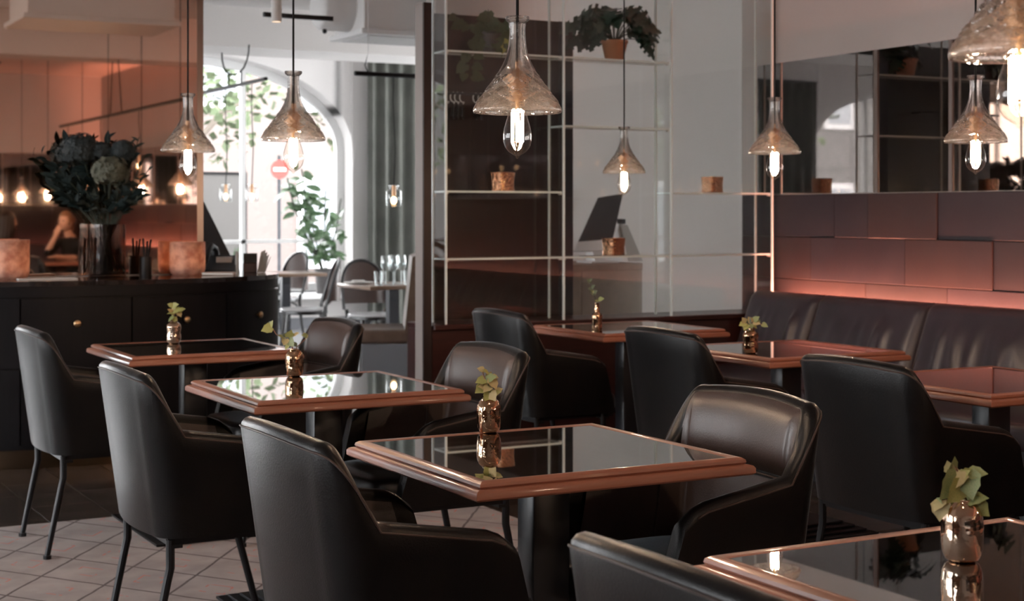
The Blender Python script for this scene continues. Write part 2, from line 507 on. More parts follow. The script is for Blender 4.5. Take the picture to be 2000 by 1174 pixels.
def thing(name, label, cat, loc=(0, 0, 0), rz=0.0, group=None):
    o = bpy.data.objects.new(name, None)
    COL.objects.link(o)
    o.empty_display_size = 0.1
    o.location = loc; o.rotation_euler = (0, 0, rz)
    return tag(o, label, cat, group)

def struct(name, mb, mats, parent=None, smooth=35):
    o = obj(name, mb, parent, mats, smooth=smooth)
    if parent is None:
        o['kind'] = 'structure'
    return o

def dup(root, loc, rz, label):
    def rec(o, par):
        c = o.copy(); COL.objects.link(c)
        if par is not None: c.parent = par
        for ch in o.children: rec(ch, c)
        return c
    r = rec(root, None)
    r.location = loc; r.rotation_euler = (0, 0, rz); r['label'] = label
    return r

def smoothstep(a, b, x):
    t = max(0.0, min(1.0, (x - a) / (b - a)))
    return t * t * (3 - 2 * t)

# ------------------------------------------------------------------ room shell
XW = 5.58                                   # right wall
YM = 8.50                                   # copper mirror
YP = 7.05                                   # glass partition front
ZC = 3.30                                   # ceiling
fl = struct('floor', MB().box(-6, 10, -6, 8.5, -0.15, -0.012), 'grout')
struct('floor.001', MB().box(-6, 10, 8.5, 16.7, -0.15, 0.0), 'floor_far')
# stone tiles, each a piece of its own
tw, tl = 0.272, 0.60
tile_me = [MB().rbox(-tw / 2 + .0022, tw / 2 - .0022, -tl / 2 + .0022, tl / 2 - .0022, -0.011, 0.0, 0.0014, 1).mesh('tile', m) for m in ('stone', 'stone_b')]
def tiles(x0, x1, y0, y1):
    nx = int(round((x1 - x0) / tw))
    for i in range(nx):
        y = y1 + (tl * .5 if i % 2 else 0)
        while y > y0 + .02:
            a, b = max(y - tl, y0), min(y, y1)
            x = x0 + tw * (i + .5)
            if b - a > tl - 1e-4:
                obj('tile', random.choice(tile_me), fl, loc=(x, (a + b) / 2, 0))
            elif b - a > .03:
                h = (b - a) / 2
                obj('tile', MB().rbox(-tw / 2 + .0022, tw / 2 - .0022, -h + .0022, h - .0022, -0.011, 0.0, 0.0014, 1), fl, 'stone', loc=(x, (a + b) / 2, 0))
            y -= tl
tiles(0.57 - tw * 8, 0.57 + tw * 18, 6.602, 8.48)
tiles(3.152, 3.152 + tw * 9, 2.6, 6.602)

tag(obj('carpet', MB().box(-4.5, 3.15, -5.5, 6.6, -0.0119, 0.0), None, 'carpet'),
    'beige carpet with a dark red diamond line pattern under the tables', 'carpet')

struct('ceiling', MB().box(-6, 10, -6, 16.7, ZC, ZC + .2), 'ceil')
struct('wall_right', MB().box(XW, XW + .15, -6, 7.40, 0, ZC), 'greige_wall')
struct('wall_back', MB().box(-6, XW, -6.15, -6, 0, ZC), 'white_wall')
struct('wall_reception', MB().box(4.62, 10, 9.60, 9.75, 0, ZC), 'grey_wall')
mb = MB().box(10, 10.15, -6, 10.2, 0, ZC)
mb.box(10, 10.15, 10.2, 15.8, 0, .4); mb.box(10, 10.15, 10.2, 15.8, 3.1, ZC); mb.box(10, 10.15, 15.8, 16.7, 0, ZC)
struct('wall_side', mb, 'white_wall')
w = thing('window_20', None, None, (10.08, 13.0, .4)); w['kind'] = 'structure'  # unseen window, added to bring more daylight into the far room
f = MB()
for yy in (-2.8, -.95, .9, 2.74): f.box(-.04, .04, yy, yy + .06, 0, 2.7)
f.box(-.04, .04, -2.8, 2.8, 0, .06); f.box(-.04, .04, -2.8, 2.8, 2.64, 2.7)
obj('window_frame', f, w, 'white_paint')
obj('pane', MB().box(-.004, .004, -2.75, 2.75, .05, 2.65), w, 'win_glass')
struct('wall_middle', MB().box(0.95, 2.635, YM + .012, YM + .14, 0, ZC), 'white_wall')

# left wall with tall windows (behind and left of the camera)
WIN_L = [(-0.5, 1.2), (3.4, 5.7), (6.1, 8.2), (9.2, 11.7), (12.1, 14.6)]
mb = MB()
y = -6.0
for a, b in WIN_L:
    mb.box(-6.2, -6, y, a, 0, ZC); mb.box(-6.2, -6, a, b, 0, 0.4); mb.box(-6.2, -6, a, b, 3.1, ZC); y = b
mb.box(-6.2, -6, y, 16.7, 0, ZC)
struct('wall_left', mb, 'white_wall')
for k, (a, b) in enumerate(WIN_L):
    w = thing('window_%d' % (k + 1), None, None, (-6.1, (a + b) / 2, 0.4)); w['kind'] = 'structure'
    h = 2.70; hw = (b - a) / 2
    f = MB()
    for yy in (-hw, hw - .06): f.box(-.04, .04, yy, yy + .06, 0, h)
    f.box(-.04, .04, -hw, hw, 0, .06); f.box(-.04, .04, -hw, hw, h - .06, h)
    f.box(-.03, .03, -.025, .025, .06, h - .06); f.box(-.03, .03, -hw, hw, 1.6, 1.64)
    obj('window_frame', f, w, 'white_paint')
    obj('pane', MB().box(-.004, .004, -hw + .05, hw - .05, .05, h - .05), w, 'win_glass')

# far wall with arched windows
YF = 16.30
ARCH = [(5.0, 1.80), (-4.1, 1.80), (-0.5, 1.55)]
ZS, BS, SILL = 2.02, 1.0, 0.40
def arch_pts(xc, a, n=28, b=BS, zs=ZS):
    return [(xc + a * cos(pi - pi * i / n), zs + b * sin(pi - pi * i / n)) for i in range(n + 1)]
mb = MB()
edges = sorted(ARCH)
x = -6.0
for xc, a in edges:
    mb.box(x, xc - a, YF, YF + .4, 0, ZC); x = xc + a
    mb.box(xc - a, xc + a, YF, YF + .4, 0, SILL)
    pts = arch_pts(xc, a)
    for (xa, za), (xb, zb) in zip(pts[:-1], pts[1:]):
        vs = [(xa, YF, za), (xb, YF, zb), (xb, YF, ZC), (xa, YF, ZC), (xa, YF + .4, za), (xb, YF + .4, zb), (xb, YF + .4, ZC), (xa, YF + .4, ZC)]
        mb.add(vs, [(0, 1, 2, 3), (7, 6, 5, 4), (0, 4, 5, 1), (1, 5, 6, 2), (2, 6, 7, 3), (3, 7, 4, 0)])
mb.box(x, 10, YF, YF + .4, 0, ZC)
struct('wall_far', mb, 'white_wall')
for k, (xc, a) in enumerate(ARCH):
    w = thing('window_%d' % (8 + k), None, None, (xc, YF + .30, 0)); w['kind'] = 'structure'
    f = MB()
    po = arch_pts(0, a); pi_ = arch_pts(0, a - .09, b=BS - .09)
    po = [(-a, SILL)] + po + [(a, SILL)]; pi_ = [(-a + .09, SILL + .09)] + pi_ + [(a - .09, SILL + .09)]
    rows = []
    for (xo, zo), (xi, zi) in zip(po, pi_):
        rows.append([(xo, -.04, zo), (xi, -.04, zi), (xi, .04, zi), (xo, .04, zo)])
    f.grid(rows, wrap=True)
    f.box(-a, a, -.04, .04, SILL, SILL + .09)
    for xx in (-a / 3, a / 3):
        zt = ZS + BS * sqrt(1 - (xx / a) ** 2) - .05
        f.box(xx - .025, xx + .025, -.03, .03, SILL + .05, zt)
    f.box(-a + .03, a - .03, -.03, .03, 0.95, 0.99)
    obj('window_frame', f, w, 'white_paint')
    g = MB(); pp = [(xx, zz) for xx, zz in pi_]
    g.add([(xx, 0, zz) for xx, zz in pp], [list(range(len(pp)))])
    obj('pane', g, w, 'win_glass')
    struct('trim_%d' % (k + 1), MB().rbox(xc - a - .1, xc + a + .1, YF - .46, YF + .26, SILL - .05, SILL, .008), 'white_paint')
    struct('trim_%d' % (k + 11), MB().box(xc - a - .1, xc + a + .1, YF - .05, YF, 0.0, 0.12), 'booth_base')
struct('baseboard_right', MB().box(6.95, 10, YF - .03, YF, 0, .12), 'booth_base')

# copper mirror on the wall over the counter
t = thing('wall_mirror', 'large copper tinted mirror standing behind the curved dark counter', 'mirror', (0, YM, 0))
obj('mirror_glass', MB().box(.96, 2.600, 0, .010, .955, ZC - .02), t, 'copper_mirror')
obj('edge_strip', MB().box(2.600, 2.635, -.004, .012, .955, ZC - .02), t, 'joint')

# right wall: leather panels, bronze mirrors
wr = bpy.data.objects['wall_right']
obj('panel_backing', MB().box(XW - .006, XW, -5.99, 7.38, .44, 1.4), wr, 'black_plastic')
rows = [(1.1622, 1.399), (0.924, 1.1606), (0.6856, 0.9224), (0.449, 0.684)]
seams = [[7.38, 6.55, 6.28, 5.77, 5.06], [7.38, 6.75, 6.00, 5.40], [7.38, 6.30, 5.70], [7.38, 6.55, 5.9]]
for ri, (z0, z1) in enumerate(rows):
    ys = list(seams[ri]); yy = ys[-1]; k = 0
    while yy > -5.3:
        yy -= (0.62, 0.78, 0.55, 0.7)[k % 4]; k += 1; ys.append(max(yy, -6.0))
    for k, (ya, yb) in enumerate(zip(ys[:-1], ys[1:])):
        pr = 0.016 + 0.003 * ((k * 7 + ri * 3) % 3)
        me = MB().rbox(XW - pr, XW - .001, yb + .0015, ya - .0015, z0, z1, .003, 1)
        obj('wall_panel', me, wr, ('panel_a', 'panel_a', 'panel_b', 'panel_a', 'panel_b', 'panel_c')[(k + ri * 2) % 6])
ys = [7.24, 6.22, 5.68, 4.6, 3.5, 2.4, 1.3, 0.2, -0.9, -2.0, -3.1, -4.2, -5.9]
for k, (ya, yb) in enumerate(zip(ys[:-1], ys[1:])):
    obj('mirror_panel', MB().box(XW - .012, XW - .001, yb + .002, ya - .002, 1.403, 2.155), wr, 'dark_mirror')
    obj('mirror_joint', MB().box(XW - .019, XW - .001, yb - .012, yb + .012, 1.403, 2.155), wr, 'joint')
# back wall echo of the same band
wb = bpy.data.objects['wall_back']
for k in range(16):
    xa = XW - .02 - k * .7
    if xa < -1.7: break
    obj('wall_panel', MB().rbox(max(xa - .697, -5.9), xa, -5.999, -5.98, .2, 1.398, .003, 1), wb, ('panel_b', 'panel_a', 'panel_c')[k % 3])
for k in range(8):
    xa = XW - .02 - k * 1.4
    if xa < -.9: break
    obj('mirror_panel', MB().box(max(xa - 1.39, -5.9), xa, -5.999, -5.988, 1.403, 2.155), wb, 'dark_mirror')

# ------------------------------------------------------------------ glass partition
t = thing('partition_plinth', 'low red mahogany plinth that carries the glass display shelf', 'plinth', (0, 0, 0))
obj('body', MB().box(3.376, XW - .02, YP, YP + .30, 0.0, .700), t, 'mahogany_x')
obj('top_board', MB().rbox(3.376, XW - .02, YP - .022, YP + .31, .700, .728, .005, 1), t, 'mahogany_x')
t = thing('partition_post', 'tall square dark wood post with taupe side at the left end of the glass shelf', 'post', (3.35, YP + .06, 0))
obj('front_face', MB().box(-.022, .022, -.06, -.045, 0, 2.36), t, 'mahogany_matt')
obj('core', MB().box(-.022, .022, -.045, .042, 0, 2.36), t, 'taupe')
obj('foot_block', MB().box(-.034, .018, -.066, .050, 0, .30), t, 'taupe')

SH = thing('glass_display_shelf', 'tall clear glass display shelf standing on the mahogany plinth', 'shelf', (0, 0, 0.728))
GX = [3.455, 4.150, 4.838, 5.535]
GY0, GY1 = YP + .005, YP + .165
def pane(name, x0, x1, y0, y1, z0, z1, axis):
    g = MB()
    vs = [(x, y, z) for x in (x0, x1) for y in (y0, y1) for z in (z0, z1)]
    fs = [(0, 1, 3, 2), (4, 6, 7, 5), (0, 4, 5, 1), (2, 3, 7, 6), (0, 2, 6, 4), (1, 5, 7, 3)]
    for q, f in enumerate(fs):
        g.cur = 0 if q // 2 == axis else 1
        g.add([vs[i] for i in f], [(0, 1, 2, 3)])
    return obj(name, g, SH, ['glass', 'glass_edge'], smooth=0)
ZT = 2.86 - .728
for i in range(3):
    pane('front_pane', GX[i] + .006, GX[i + 1] - .006, GY0, GY0 + .006, .002, ZT, 1)
    pane('back_pane', GX[i] + .006, GX[i + 1] - .006, GY1 - .006, GY1, .002, ZT, 1)
for i in range(4):
    pane('side_pane', GX[i] - .004, GX[i] + .004, GY0 + .008, GY1 - .008, .002, ZT, 0)
    e = MB().box(GX[i] - .005, GX[i] + .005, GY0 - .003, GY0 + .007, 0, ZT)
    obj('edge_bead', e, SH, 'glass_edge')
    e = MB().box(GX[i] - .004, GX[i] + .004, GY1 - .007, GY1 + .002, 0, ZT)
    obj('edge_bead', e, SH, 'glass_edge')
SHZ = {1: 1.064, 2: 1.410, 3: 1.762, 4: 2.128}
for i, lv in [(0, 1), (1, 1), (2, 1), (0, 2), (2, 2), (1, 3), (0, 4), (1, 4)]:
    z = SHZ[lv] - .728
    pane('glass_shelf', GX[i] + .006, GX[i + 1] - .006, GY0 + .009, GY1 - .009, z - .010, z, 2)
    for xx in (GX[i] + .012, GX[i + 1] - .012):
        obj('shelf_clip', MB().rbox(xx - .008, xx + .008, GY0 + .010, GY0 + .028, z - .018, z - .011, .002, 1), SH, 'silver')

# dark screen wall behind the left bay, coat rail with hangers
struct('wall_screen', MB().box(3.52, 4.40, 7.42, 7.50, 0, 2.36), 'mahogany')
struct('trim_22', MB().box(4.33, 4.415, 7.405, 7.515, 0, 2.36), 'navy')
t = thing('coat_rail', 'thin steel coat rail fixed on the dark screen wall behind the glass', 'rail', (3.86, 7.33, 1.93))
obj('bar', MB().tube([(-.33, 0, 0), (.36, 0, 0)], .006, 8), t, 'steel')
for xx in (-.31, .34):
    obj('bracket', MB().tube([(xx, 0, 0), (xx, .092, 0)], .006, 8), t, 'steel')
def hanger_mesh():
    h = MB()
    pts = [(0, .0, -.06)] + [(0, .018 * sin(a) , -.018 + .026 * cos(a) - .006) for a in [radians(200 - 25 * k) for k in range(9)]]
    h.tube(pts, .0035, 6)
    return h
hk_me = hanger_mesh().mesh('hook', 'silver')
hb_me = MB().tube([(-.008, -.0, -.14), (0, 0, -.062), (.010, 0, -.066), (.16, 0, -.15)], .006, 6).mesh('shoulder', 'black_plastic')
for k, xx in enumerate([-.20, -.165, -.14, -.11, -.03, .00]):
    t = thing('coat_hanger', ['leftmost dark coat hanger with a silver hook on the rail behind the glass', 'second coat hanger from the left on the rail behind the glass', 'third coat hanger from the left on the rail behind the glass', 'fourth coat hanger from the left, last of the close row on the rail', 'left one of the two coat hangers apart from the row, nearest the big lamp', 'rightmost coat hanger on the rail behind the big lamp'][k], 'hanger', (3.80 + xx, 7.33, 1.934), radians(70), 'coat hangers on the rail')
    obj('hook', hk_me, t); obj('shoulder', hb_me, t)

# ------------------------------------------------------------------ counter
CX, CYc, AX, BY = 2.00, YM - .005, 1.06, 0.565
def ell(th, da=0.0):          # th=0 -> right end, -pi -> left end, front is -Y
    return (CX + (AX + da) * cos(th), CYc + (BY + da) * sin(th))
def outline(da, n=48):
    front = [ell(-pi + pi * i / n, da) for i in range(n + 1)]
    return front + [(CX + AX + da, 8.50), (CX + AX + da - .05, 8.80), (CX + AX + da - .2, 9.0), (2.65, 9.0), (2.65, CYc)]
CT = thing('counter', 'curved black wooden counter with brass knobs under the copper mirror', 'counter', (0, 0, 0))
obj('carcass', MB().prism(outline(-.02), .10, .925), CT, 'counter')
obj('toe_kick', MB().prism(outline(-.055), .0, .10), CT, 'brass_dark')
obj('counter_top', MB().prism(outline(.004), .925, .950), CT, 'counter_top')
def th_at(px):
    u = (px - 1000) / 3014
    best = None
    for i in range(2000):
        th = -pi + pi * i / 2000
        x, y = ell(th)
        fw = sin(CA) * x + cos(CA) * y; rt = cos(CA) * x - sin(CA) * y
        d = abs(rt / fw - u)
        # keep the nearest surface
        if best is None or d < best[0] - 1e-6: best = (d, th)
    return best[1]
seam_px = [-215, 40, 258, 443]
ths = [-pi + .06] + [th_at(p) for p in seam_px[1:]] + [-.10]
for k, (a, b) in enumerate(zip(ths[:-1], ths[1:])):
    for zi, (z0, z1) in enumerate([(.515, .862), (.125, .507)]):
        n = 10
        g = MB()
        ti = [a + .004 + (b - a - .008) * i / n for i in range(n + 1)]
        out = [ell(q, 0.0) for q in ti]; inn = [ell(q, -.022) for q in ti]
        g.prism(out + inn[::-1], z0, z1)
        d = obj('drawer', g, CT, 'counter')
        kx = {0: (a + b) / 2, 1: th_at(150), 2: th_at(362), 3: th_at(503)}[k]
        kx = min(max(kx, a + .03), b - .03)
        x0, y0 = ell(kx, 0.0)
        nx, ny = cos(kx) / AX, sin(kx) / BY
        L = sqrt(nx * nx + ny * ny); nx /= L; ny /= L
        zk = .735 if zi == 0 else .45
        kb = MB().tube([(x0, y0, zk), (x0 + nx * .014, y0 + ny * .014, zk), (x0 + nx * .016, y0 + ny * .016, zk), (x0 + nx * .026, y0 + ny * .026, zk), (x0 + nx * .030, y0 + ny * .030, zk)], [.007, .007, .017, .018, .012], 14)
        obj('knob', kb, d, 'brass')
g = MB()
n = 40
ti = [-pi + .06 + (pi - .16) * i / n for i in range(n + 1)]
g.prism([ell(q, 0.0) for q in ti] + [ell(q, -.022) for q in ti][::-1], .872, .925)
obj('top_rail', g, CT, 'counter')

# ------------------------------------------------------------------ leather armchairs
def chair_path(z, n_side=12, n_cor=10, n_back=14, hw_b=.276, hw_f=.298, r=.078, xf=.415, drop=.075):
    """plan outline of the outer shell at height z: list of (x, y, nx, ny), near arm front to far arm front"""
    q = (0.85 - z) / 0.46
    xb = 0.062 * q                       # the back leans: the foot of the shell is further forward
    hb = hw_b - .012 * q
    hf = hw_f - .030 * q
    xff = xf + drop * min(1, max(0, (0.66 - z) / 0.27))
    half = []
    for i in range(n_side):
        s = i / n_side
        x = xff + (xb + r - xff) * s
        y = hf + (hb - hf) * s ** 1.0
        half.append((x, y, (hf - hb) / (xff - xb - r) * -1, 1))
    for i in range(n_cor):
        a = pi / 2 * i / n_cor
        half.append((xb + r - r * sin(a), hb - r + r * cos(a), -sin(a), cos(a)))
    for i in range(n_back // 2 + 1):
        s = i / (n_back // 2)
        y = (hb - r) * (1 - s)
        bow = -.018 * (1 - (y / (hb - r)) ** 2)
        half.append((xb + bow, y, -1, .08 * (1 - s)))
    pts = []
    for x, y, nx, ny in half:
        L = sqrt(nx * nx + ny * ny); pts.append((x, -y, nx / L, -ny / L))
    for x, y, nx, ny in half[:-1][::-1]:
        L = sqrt(nx * nx + ny * ny); pts.append((x, y, nx / L, ny / L))
    return pts

TOPREF = chair_path(.85)
def chair_htop(i):
    x, y = TOPREF[i][0], TOPREF[i][1]
    if x < .100:
        k = max(0, x) / .100
        h = .690 + .160 * (1 - k ** 1.75)
        h += .010 * (1 - min(1, abs(y) / .2) ** 2) * (1 - k)
    else:
        h = .690 - (x - .100) * .150
    if x > .355:
        h -= .030 * ((x - .355) / .06) ** 2.2
    return h

def chair_point(i, z, off):
    p = chair_path(z)[i]
    return (p[0] - p[2] * off, p[1] - p[3] * off, z)

def chair_meshes():
    N = len(TOPREF)
    zc = {}
    def P(i, z, off):
        key = round(z, 4)
        if key not in zc: zc[key] = chair_path(z)
        p = zc[key][i]
        return (p[0] - p[2] * off, p[1] - p[3] * off, z)
    cols = []
    for i in range(N):
        h = chair_htop(i); th = .050 if TOPREF[i][0] < .1 else .046
        c = []
        for k in range(8):
            c.append(P(i, .385 + (h - .026 - .385) * k / 7, 0))
        for k in range(1, 6):
            a = pi * k / 6
            c.append(P(i, h - .026 + .026 * sin(a), th / 2 - th / 2 * cos(a)))
        for k in range(8):
            c.append(P(i, h - .026 + (.40 - h + .026) * k / 7, th))
        cols.append(c)
    sh = MB(); sh.grid(cols)
    m = len(cols[0])
    sh.add(cols[0], [list(range(m))[::-1]]); sh.add(cols[-1], [list(range(m))])
    # underside
    sh.grid([[c[0] for c in cols], [c[-1] for c in cols]])
    shell = sh.mesh('shell', 'leather', 50)
    # seam piping along the outer top edge
    pip = MB()
    line = [P(i, chair_htop(i) - .020, -.0005) for i in range(1, N - 1)]
    pip.tube(line, .0026, 6)
    a = P(1, chair_htop(1) - .02, 0); fl_ = [P(0, .40 + (chair_htop(0) - .44) * k / 6, .002) for k in range(7)]
    piping = pip.mesh('piping', 'piping')
    # upholstered inner back pad
    rows = []
    nv = 12; ids = [i for i in range(N) if TOPREF[i][0] < .090]
    for k in range(nv + 1):
        v = k / nv; row = []
        for q, i in enumerate(ids):
            uu = 2 * q / (len(ids) - 1) - 1
            h = chair_htop(i)
            z = .664 + (max(h - .005, .676) - .664) * v
            bulge = (1 - abs(uu) ** 3.2) * (1 - abs(2 * v - 1) ** 3.0)
            row.append(P(i, z, .047 + .034 * bulge * (1 - .25 * v) - .020 * max(0, (v - .85) / .15) ** 2))
        rows.append(row)
    pd = MB(); pd.grid(rows)
    pad = pd.mesh('backrest', 'leather_in', 60)
    # lower inner lining
    rows = []
    for k in range(7):
        row = []
        for i in range(2, N - 2):
            top = min(chair_htop(i) - .026, .655)
            row.append(P(i, .44 + (top - .44) * k / 6, .0525 + .006 * sin(pi * k / 6)))
        rows.append(row)
    ln = MB(); ln.grid(rows)
    lining = ln.mesh('inner_lining', 'leather_in', 60)
    # stitched seams inside
    st = MB()
    st.tube([P(i, .662, .058) for i in range(N) if TOPREF[i][0] < .13], .0028, 6)
    for i in (10, N - 11):
        st.tube([P(i, z, .0590) for z in (.45, .52, .58, .64)], .0024, 6)
    seam = st.mesh('seam', 'piping')
    # seat
    s = MB()
    rows = []
    def seat_section(sc, z):
        out = []
        for k in range(40):
            a = 2 * pi * k / 40
            cx, sx = cos(a), sin(a)
            e = .32
            px = .315 + .235 * sc * (abs(cx) ** e) * (1 if cx > 0 else -1)
            py = .232 * sc * (abs(sx) ** e) * (1 if sx > 0 else -1)
            out.append((px, py, z))
        return out
    for sc, z in [(.90, .375), (.985, .385), (1.0, .41), (1.0, .435), (.985, .455), (.94, .466), (.8, .474), (.5, .480), (.1, .482)]:
        rows.append(seat_section(sc, z))
    s.grid(rows, wrap=True)
    s.add(rows[0], [list(range(40))[::-1]]); s.add(rows[-1], [list(range(40))])
    seat = s.mesh('seat', 'leather', 60)
    fr = MB().box(.09, .50, -.235, .235, .366, .384)
    fr.box(.10, .13, -.245, .245, .356, .366); fr.box(.44, .47, -.245, .245, .356, .366)
    frame = fr.mesh('under_frame', 'black_metal')
    def leg(pts):
        return MB().tube(pts, [.0125, .0125, .012, .0105], 10).mesh('leg', 'black_metal')
    rear = leg([(.098, 0, .380), (.098, 0, .30), (.090, 0, .265), (.038, 0, .012)])
    front = leg([(.445, 0, .380), (.445, 0, .30), (.452, 0, .265), (.520, 0, .012)])
    gl = MB().cyl((0, 0), .0155, 0, .014, 12).mesh('foot_glide', 'black_plastic')
    return shell, piping, pad, lining, seam, seat, frame, rear, front, gl

def build_armchair(loc, rz, label, group):
    shell, piping, pad, lining, seam, seat, frame, rear, front, gl = chair_meshes()
    t = thing('leather_armchair', label, 'armchair', loc, rz, group)
    o = obj('shell', shell, t)
    obj('piping', piping, o)
    p = obj('backrest', pad, t); obj('seam', seam, p)
    obj('inner_lining', lining, t); obj('seat', seat, t); obj('under_frame', frame, t)
    for me, x in ((rear, .038), (front, .520)):
        for sy in (-1, 1):
            l_ = obj('leg', me, t, loc=(0, sy * .232, 0))
            obj('foot_glide', gl, l_, loc=(x, 0, 0))
    return t

GC = 'black leather armchairs at the dining tables'
chair_spots = [
    (1.195, 6.145, 0, 'black leather armchair farthest left, back to us, by the dark counter'),
    (1.130, 4.500, 0, 'black leather armchair second from the left, its pale lit back to us'),
    (1.095, 3.060, 0, 'black leather armchair with its back to us in the front left foreground'),
    (1.105, 1.650, 0, 'black leather armchair cut off at the bottom edge, only its back top showing'),
    (2.400, 3.095, pi, 'brown black leather armchair facing us across the nearest full table'),
    (2.445, 4.590, pi, 'armchair facing us between the second table and the red plinth'),
    (2.465, 6.000, pi, 'small distant armchair facing us beyond the second table, before the far room'),
    (3.290, 6.230, 0, 'black armchair with its back to us at the farthest right table by the glass shelf'),
    (3.305, 4.930, 0, 'black armchair with its back to us at the middle right table'),
    (3.150, 3.650, 0, 'large dark armchair on the right, back to us, at the table by the banquette'),
]
c0 = build_armchair((chair_spots[0][0], chair_spots[0][1], 0), 0, chair_spots[0][3], GC)
for x, y, r, lab in chair_spots[1:]:
    dup(c0, (x, y, 0), r, lab)
# behind the camera, seen only in the copper mirror
dup(c0, (4.44, -1.78, 0), radians(140), 'armchair the fair haired person in black sits on, seen in the mirror')
dup(c0, (2.78, -0.47, 0), radians(-18), 'armchair the dark haired woman in black sits on, seen in the mirror')
dup(c0, (3.20, 0.95, 0), 0, 'empty armchair behind the camera beside the right hand tables')

# ------------------------------------------------------------------ tables
def build_table(loc, label, group):
    t = thing('dining_table', label, 'table', loc, 0, group)
    hx, hy = .341, .333
    prof = [(-.030, .7385), (-.022, .7415), (-.008, .7415), (-.001, .737), (.0005, .731), (-.003, .7265), (.004, .7262), (.0115, .7240), (.0155, .7185), (.0155, .7075), (.0105, .7030), (-.030, .7030)]
    def side(axis, sgn):
        g = MB(); rows = []
        for e in (-1, 1):
            row = []
            for d, z in prof:
                if axis == 'x':
                    row.append((e * (hx + d), sgn * (hy + d), z))
                else:
                    row.append((sgn * (hx + d), e * (hy + d), z))
            rows.append(row)
        g.grid(rows, wrap=True)
        k = len(prof)
        g.add(rows[0], [list(range(k))]); g.add(rows[1], [list(range(k))[::-1]])
        return obj('edge_moulding', g, t, 'rim' if axis == 'x' else 'rim_y', smooth=40)
    for sg in (-1, 1): side('x', sg); side('y', sg)
    obj('glass_top', MB().box(-hx + .029, hx - .029, -hy + .029, hy - .029, .733, .7395), t, 'smoked', smooth=0)
    obj('table_board', MB().box(-hx + .031, hx - .031, -hy + .031, hy - .031, .704, .7325), t, 'rim')
    obj('support_plate', MB().box(-.2, .2, -.2, .2, .694, .7035), t, 'black_metal')
    obj('column', MB().rbox(-.05, .05, -.04, .04, .045, .694, .006, 2), t, 'steel')
    b = MB()
    for k in range(5):
        s = k * .028
        b.rbox(-.25 + s, .25 - s, -.35 + s * 1.4, .35 - s * 1.4, .001 + k * .011, .001 + (k + 1) * .011 - .002, .002, 1)
    obj('ribbed_base', b, t, 'black_metal')
    return t
GT = 'square dining tables with mahogany edges'
T1 = build_table((1.897, 6.261, 0), 'mahogany edged glass topped table farthest left, before the dark counter', GT)
for x, y, lab in [
    (1.854, 4.683, 'mahogany edged table second on the left, its top mirroring the bright window'),
    (1.805, 3.163, 'mahogany edged glass table in the centre foreground with a copper vase'),
    (1.814, 1.723, 'mahogany edged table cut off at the bottom right corner'),
    (4.088, 6.336, 'farthest right table with mahogany edge before the glass shelf'),
    (4.017, 5.031, 'middle right table with mahogany edge beside the banquette'),
    (3.880, 3.775, 'right edge table with mahogany edge, partly behind the large dark armchair'),
    (3.90, 2.35, 'mahogany edged table behind the camera along the banquette'),
    (3.76, -0.85, 'mahogany edged table the two women sit at, seen in the mirror')]:
    dup(T1, (x, y, 0), 0, lab)
TZ = .7397

# ------------------------------------------------------------------ pendant lamps of cut crystal
def shade_mesh():
    s = .196 / .208
    prof = [(.0275, .226), (.0285, .222), (.0270, .217), (.0195, .211), (.0186, .200), (.0182, .185), (.0190, .170), (.0205, .156), (.0235, .142), (.0275, .130), (.0325, .118), (.0385, .106), (.0450, .095), (.0520, .084), (.0590, .074), (.0660, .064), (.0730, .0545), (.0800, .0455), (.0865, .0370), (.0930, .0285), (.0985, .0205), (.1025, .0130), (.1040, .0075), (.1035, .0030), (.1015, .0000)]
    NS = 96
    def cut(r, z, t, k):
        if .018 < z < .100:
            u = t * 9 / (2 * pi); v = z / .030
            a = abs(((u + v) % 1) - .5); b = abs(((u - v) % 1) - .5)
            d = .0050 * (smoothstep(.0, .20, a) * smoothstep(.0, .20, b))
            a2 = abs(((u * 3 + v * 1.7) % 1) - .5); b2 = abs(((u * 3 - v * 1.7) % 1) - .5)
            d2 = .0011 * (smoothstep(0, .3, a2) * smoothstep(0, .3, b2))
            w = smoothstep(.018, .03, z) * (1 - smoothstep(.085, .1, z))
            return r - .0036 * w + d * w + d2 * w
        if .10 <= z < .212:
            return r * (1 + .035 * cos(10 * t))
        return r
    fine = []
    for (r0, z0), (r1, z1) in zip(prof[:-1], prof[1:]):
        m = 3 if z0 < .11 and z0 > .01 else 1
        for q in range(m):
            f = q / m
            fine.append((r0 + (r1 - r0) * f, z0 + (z1 - z0) * f))
    fine.append(prof[-1])
    g = MB()
    outer = [(r * s, z * s) for r, z in fine]
    inner = [(max(r - .0050, .006) * s, z * s) for r, z in prof[::-1]]
    rows = []
    for k, (r, z) in enumerate(outer):
        rows.append([(cut(r / s, z / s, 2 * pi * j / NS, k) * s * cos(2 * pi * j / NS), cut(r / s, z / s, 2 * pi * j / NS, k) * s * sin(2 * pi * j / NS), z) for j in range(NS)])
    for r, z in inner:
        rows.append([(r * cos(2 * pi * j / NS), r * sin(2 * pi * j / NS), z) for j in range(NS)])
    rows.append(rows[0])
    g.grid(rows, wrap=True)
    return g.mesh('shade', 'crystal', 28)

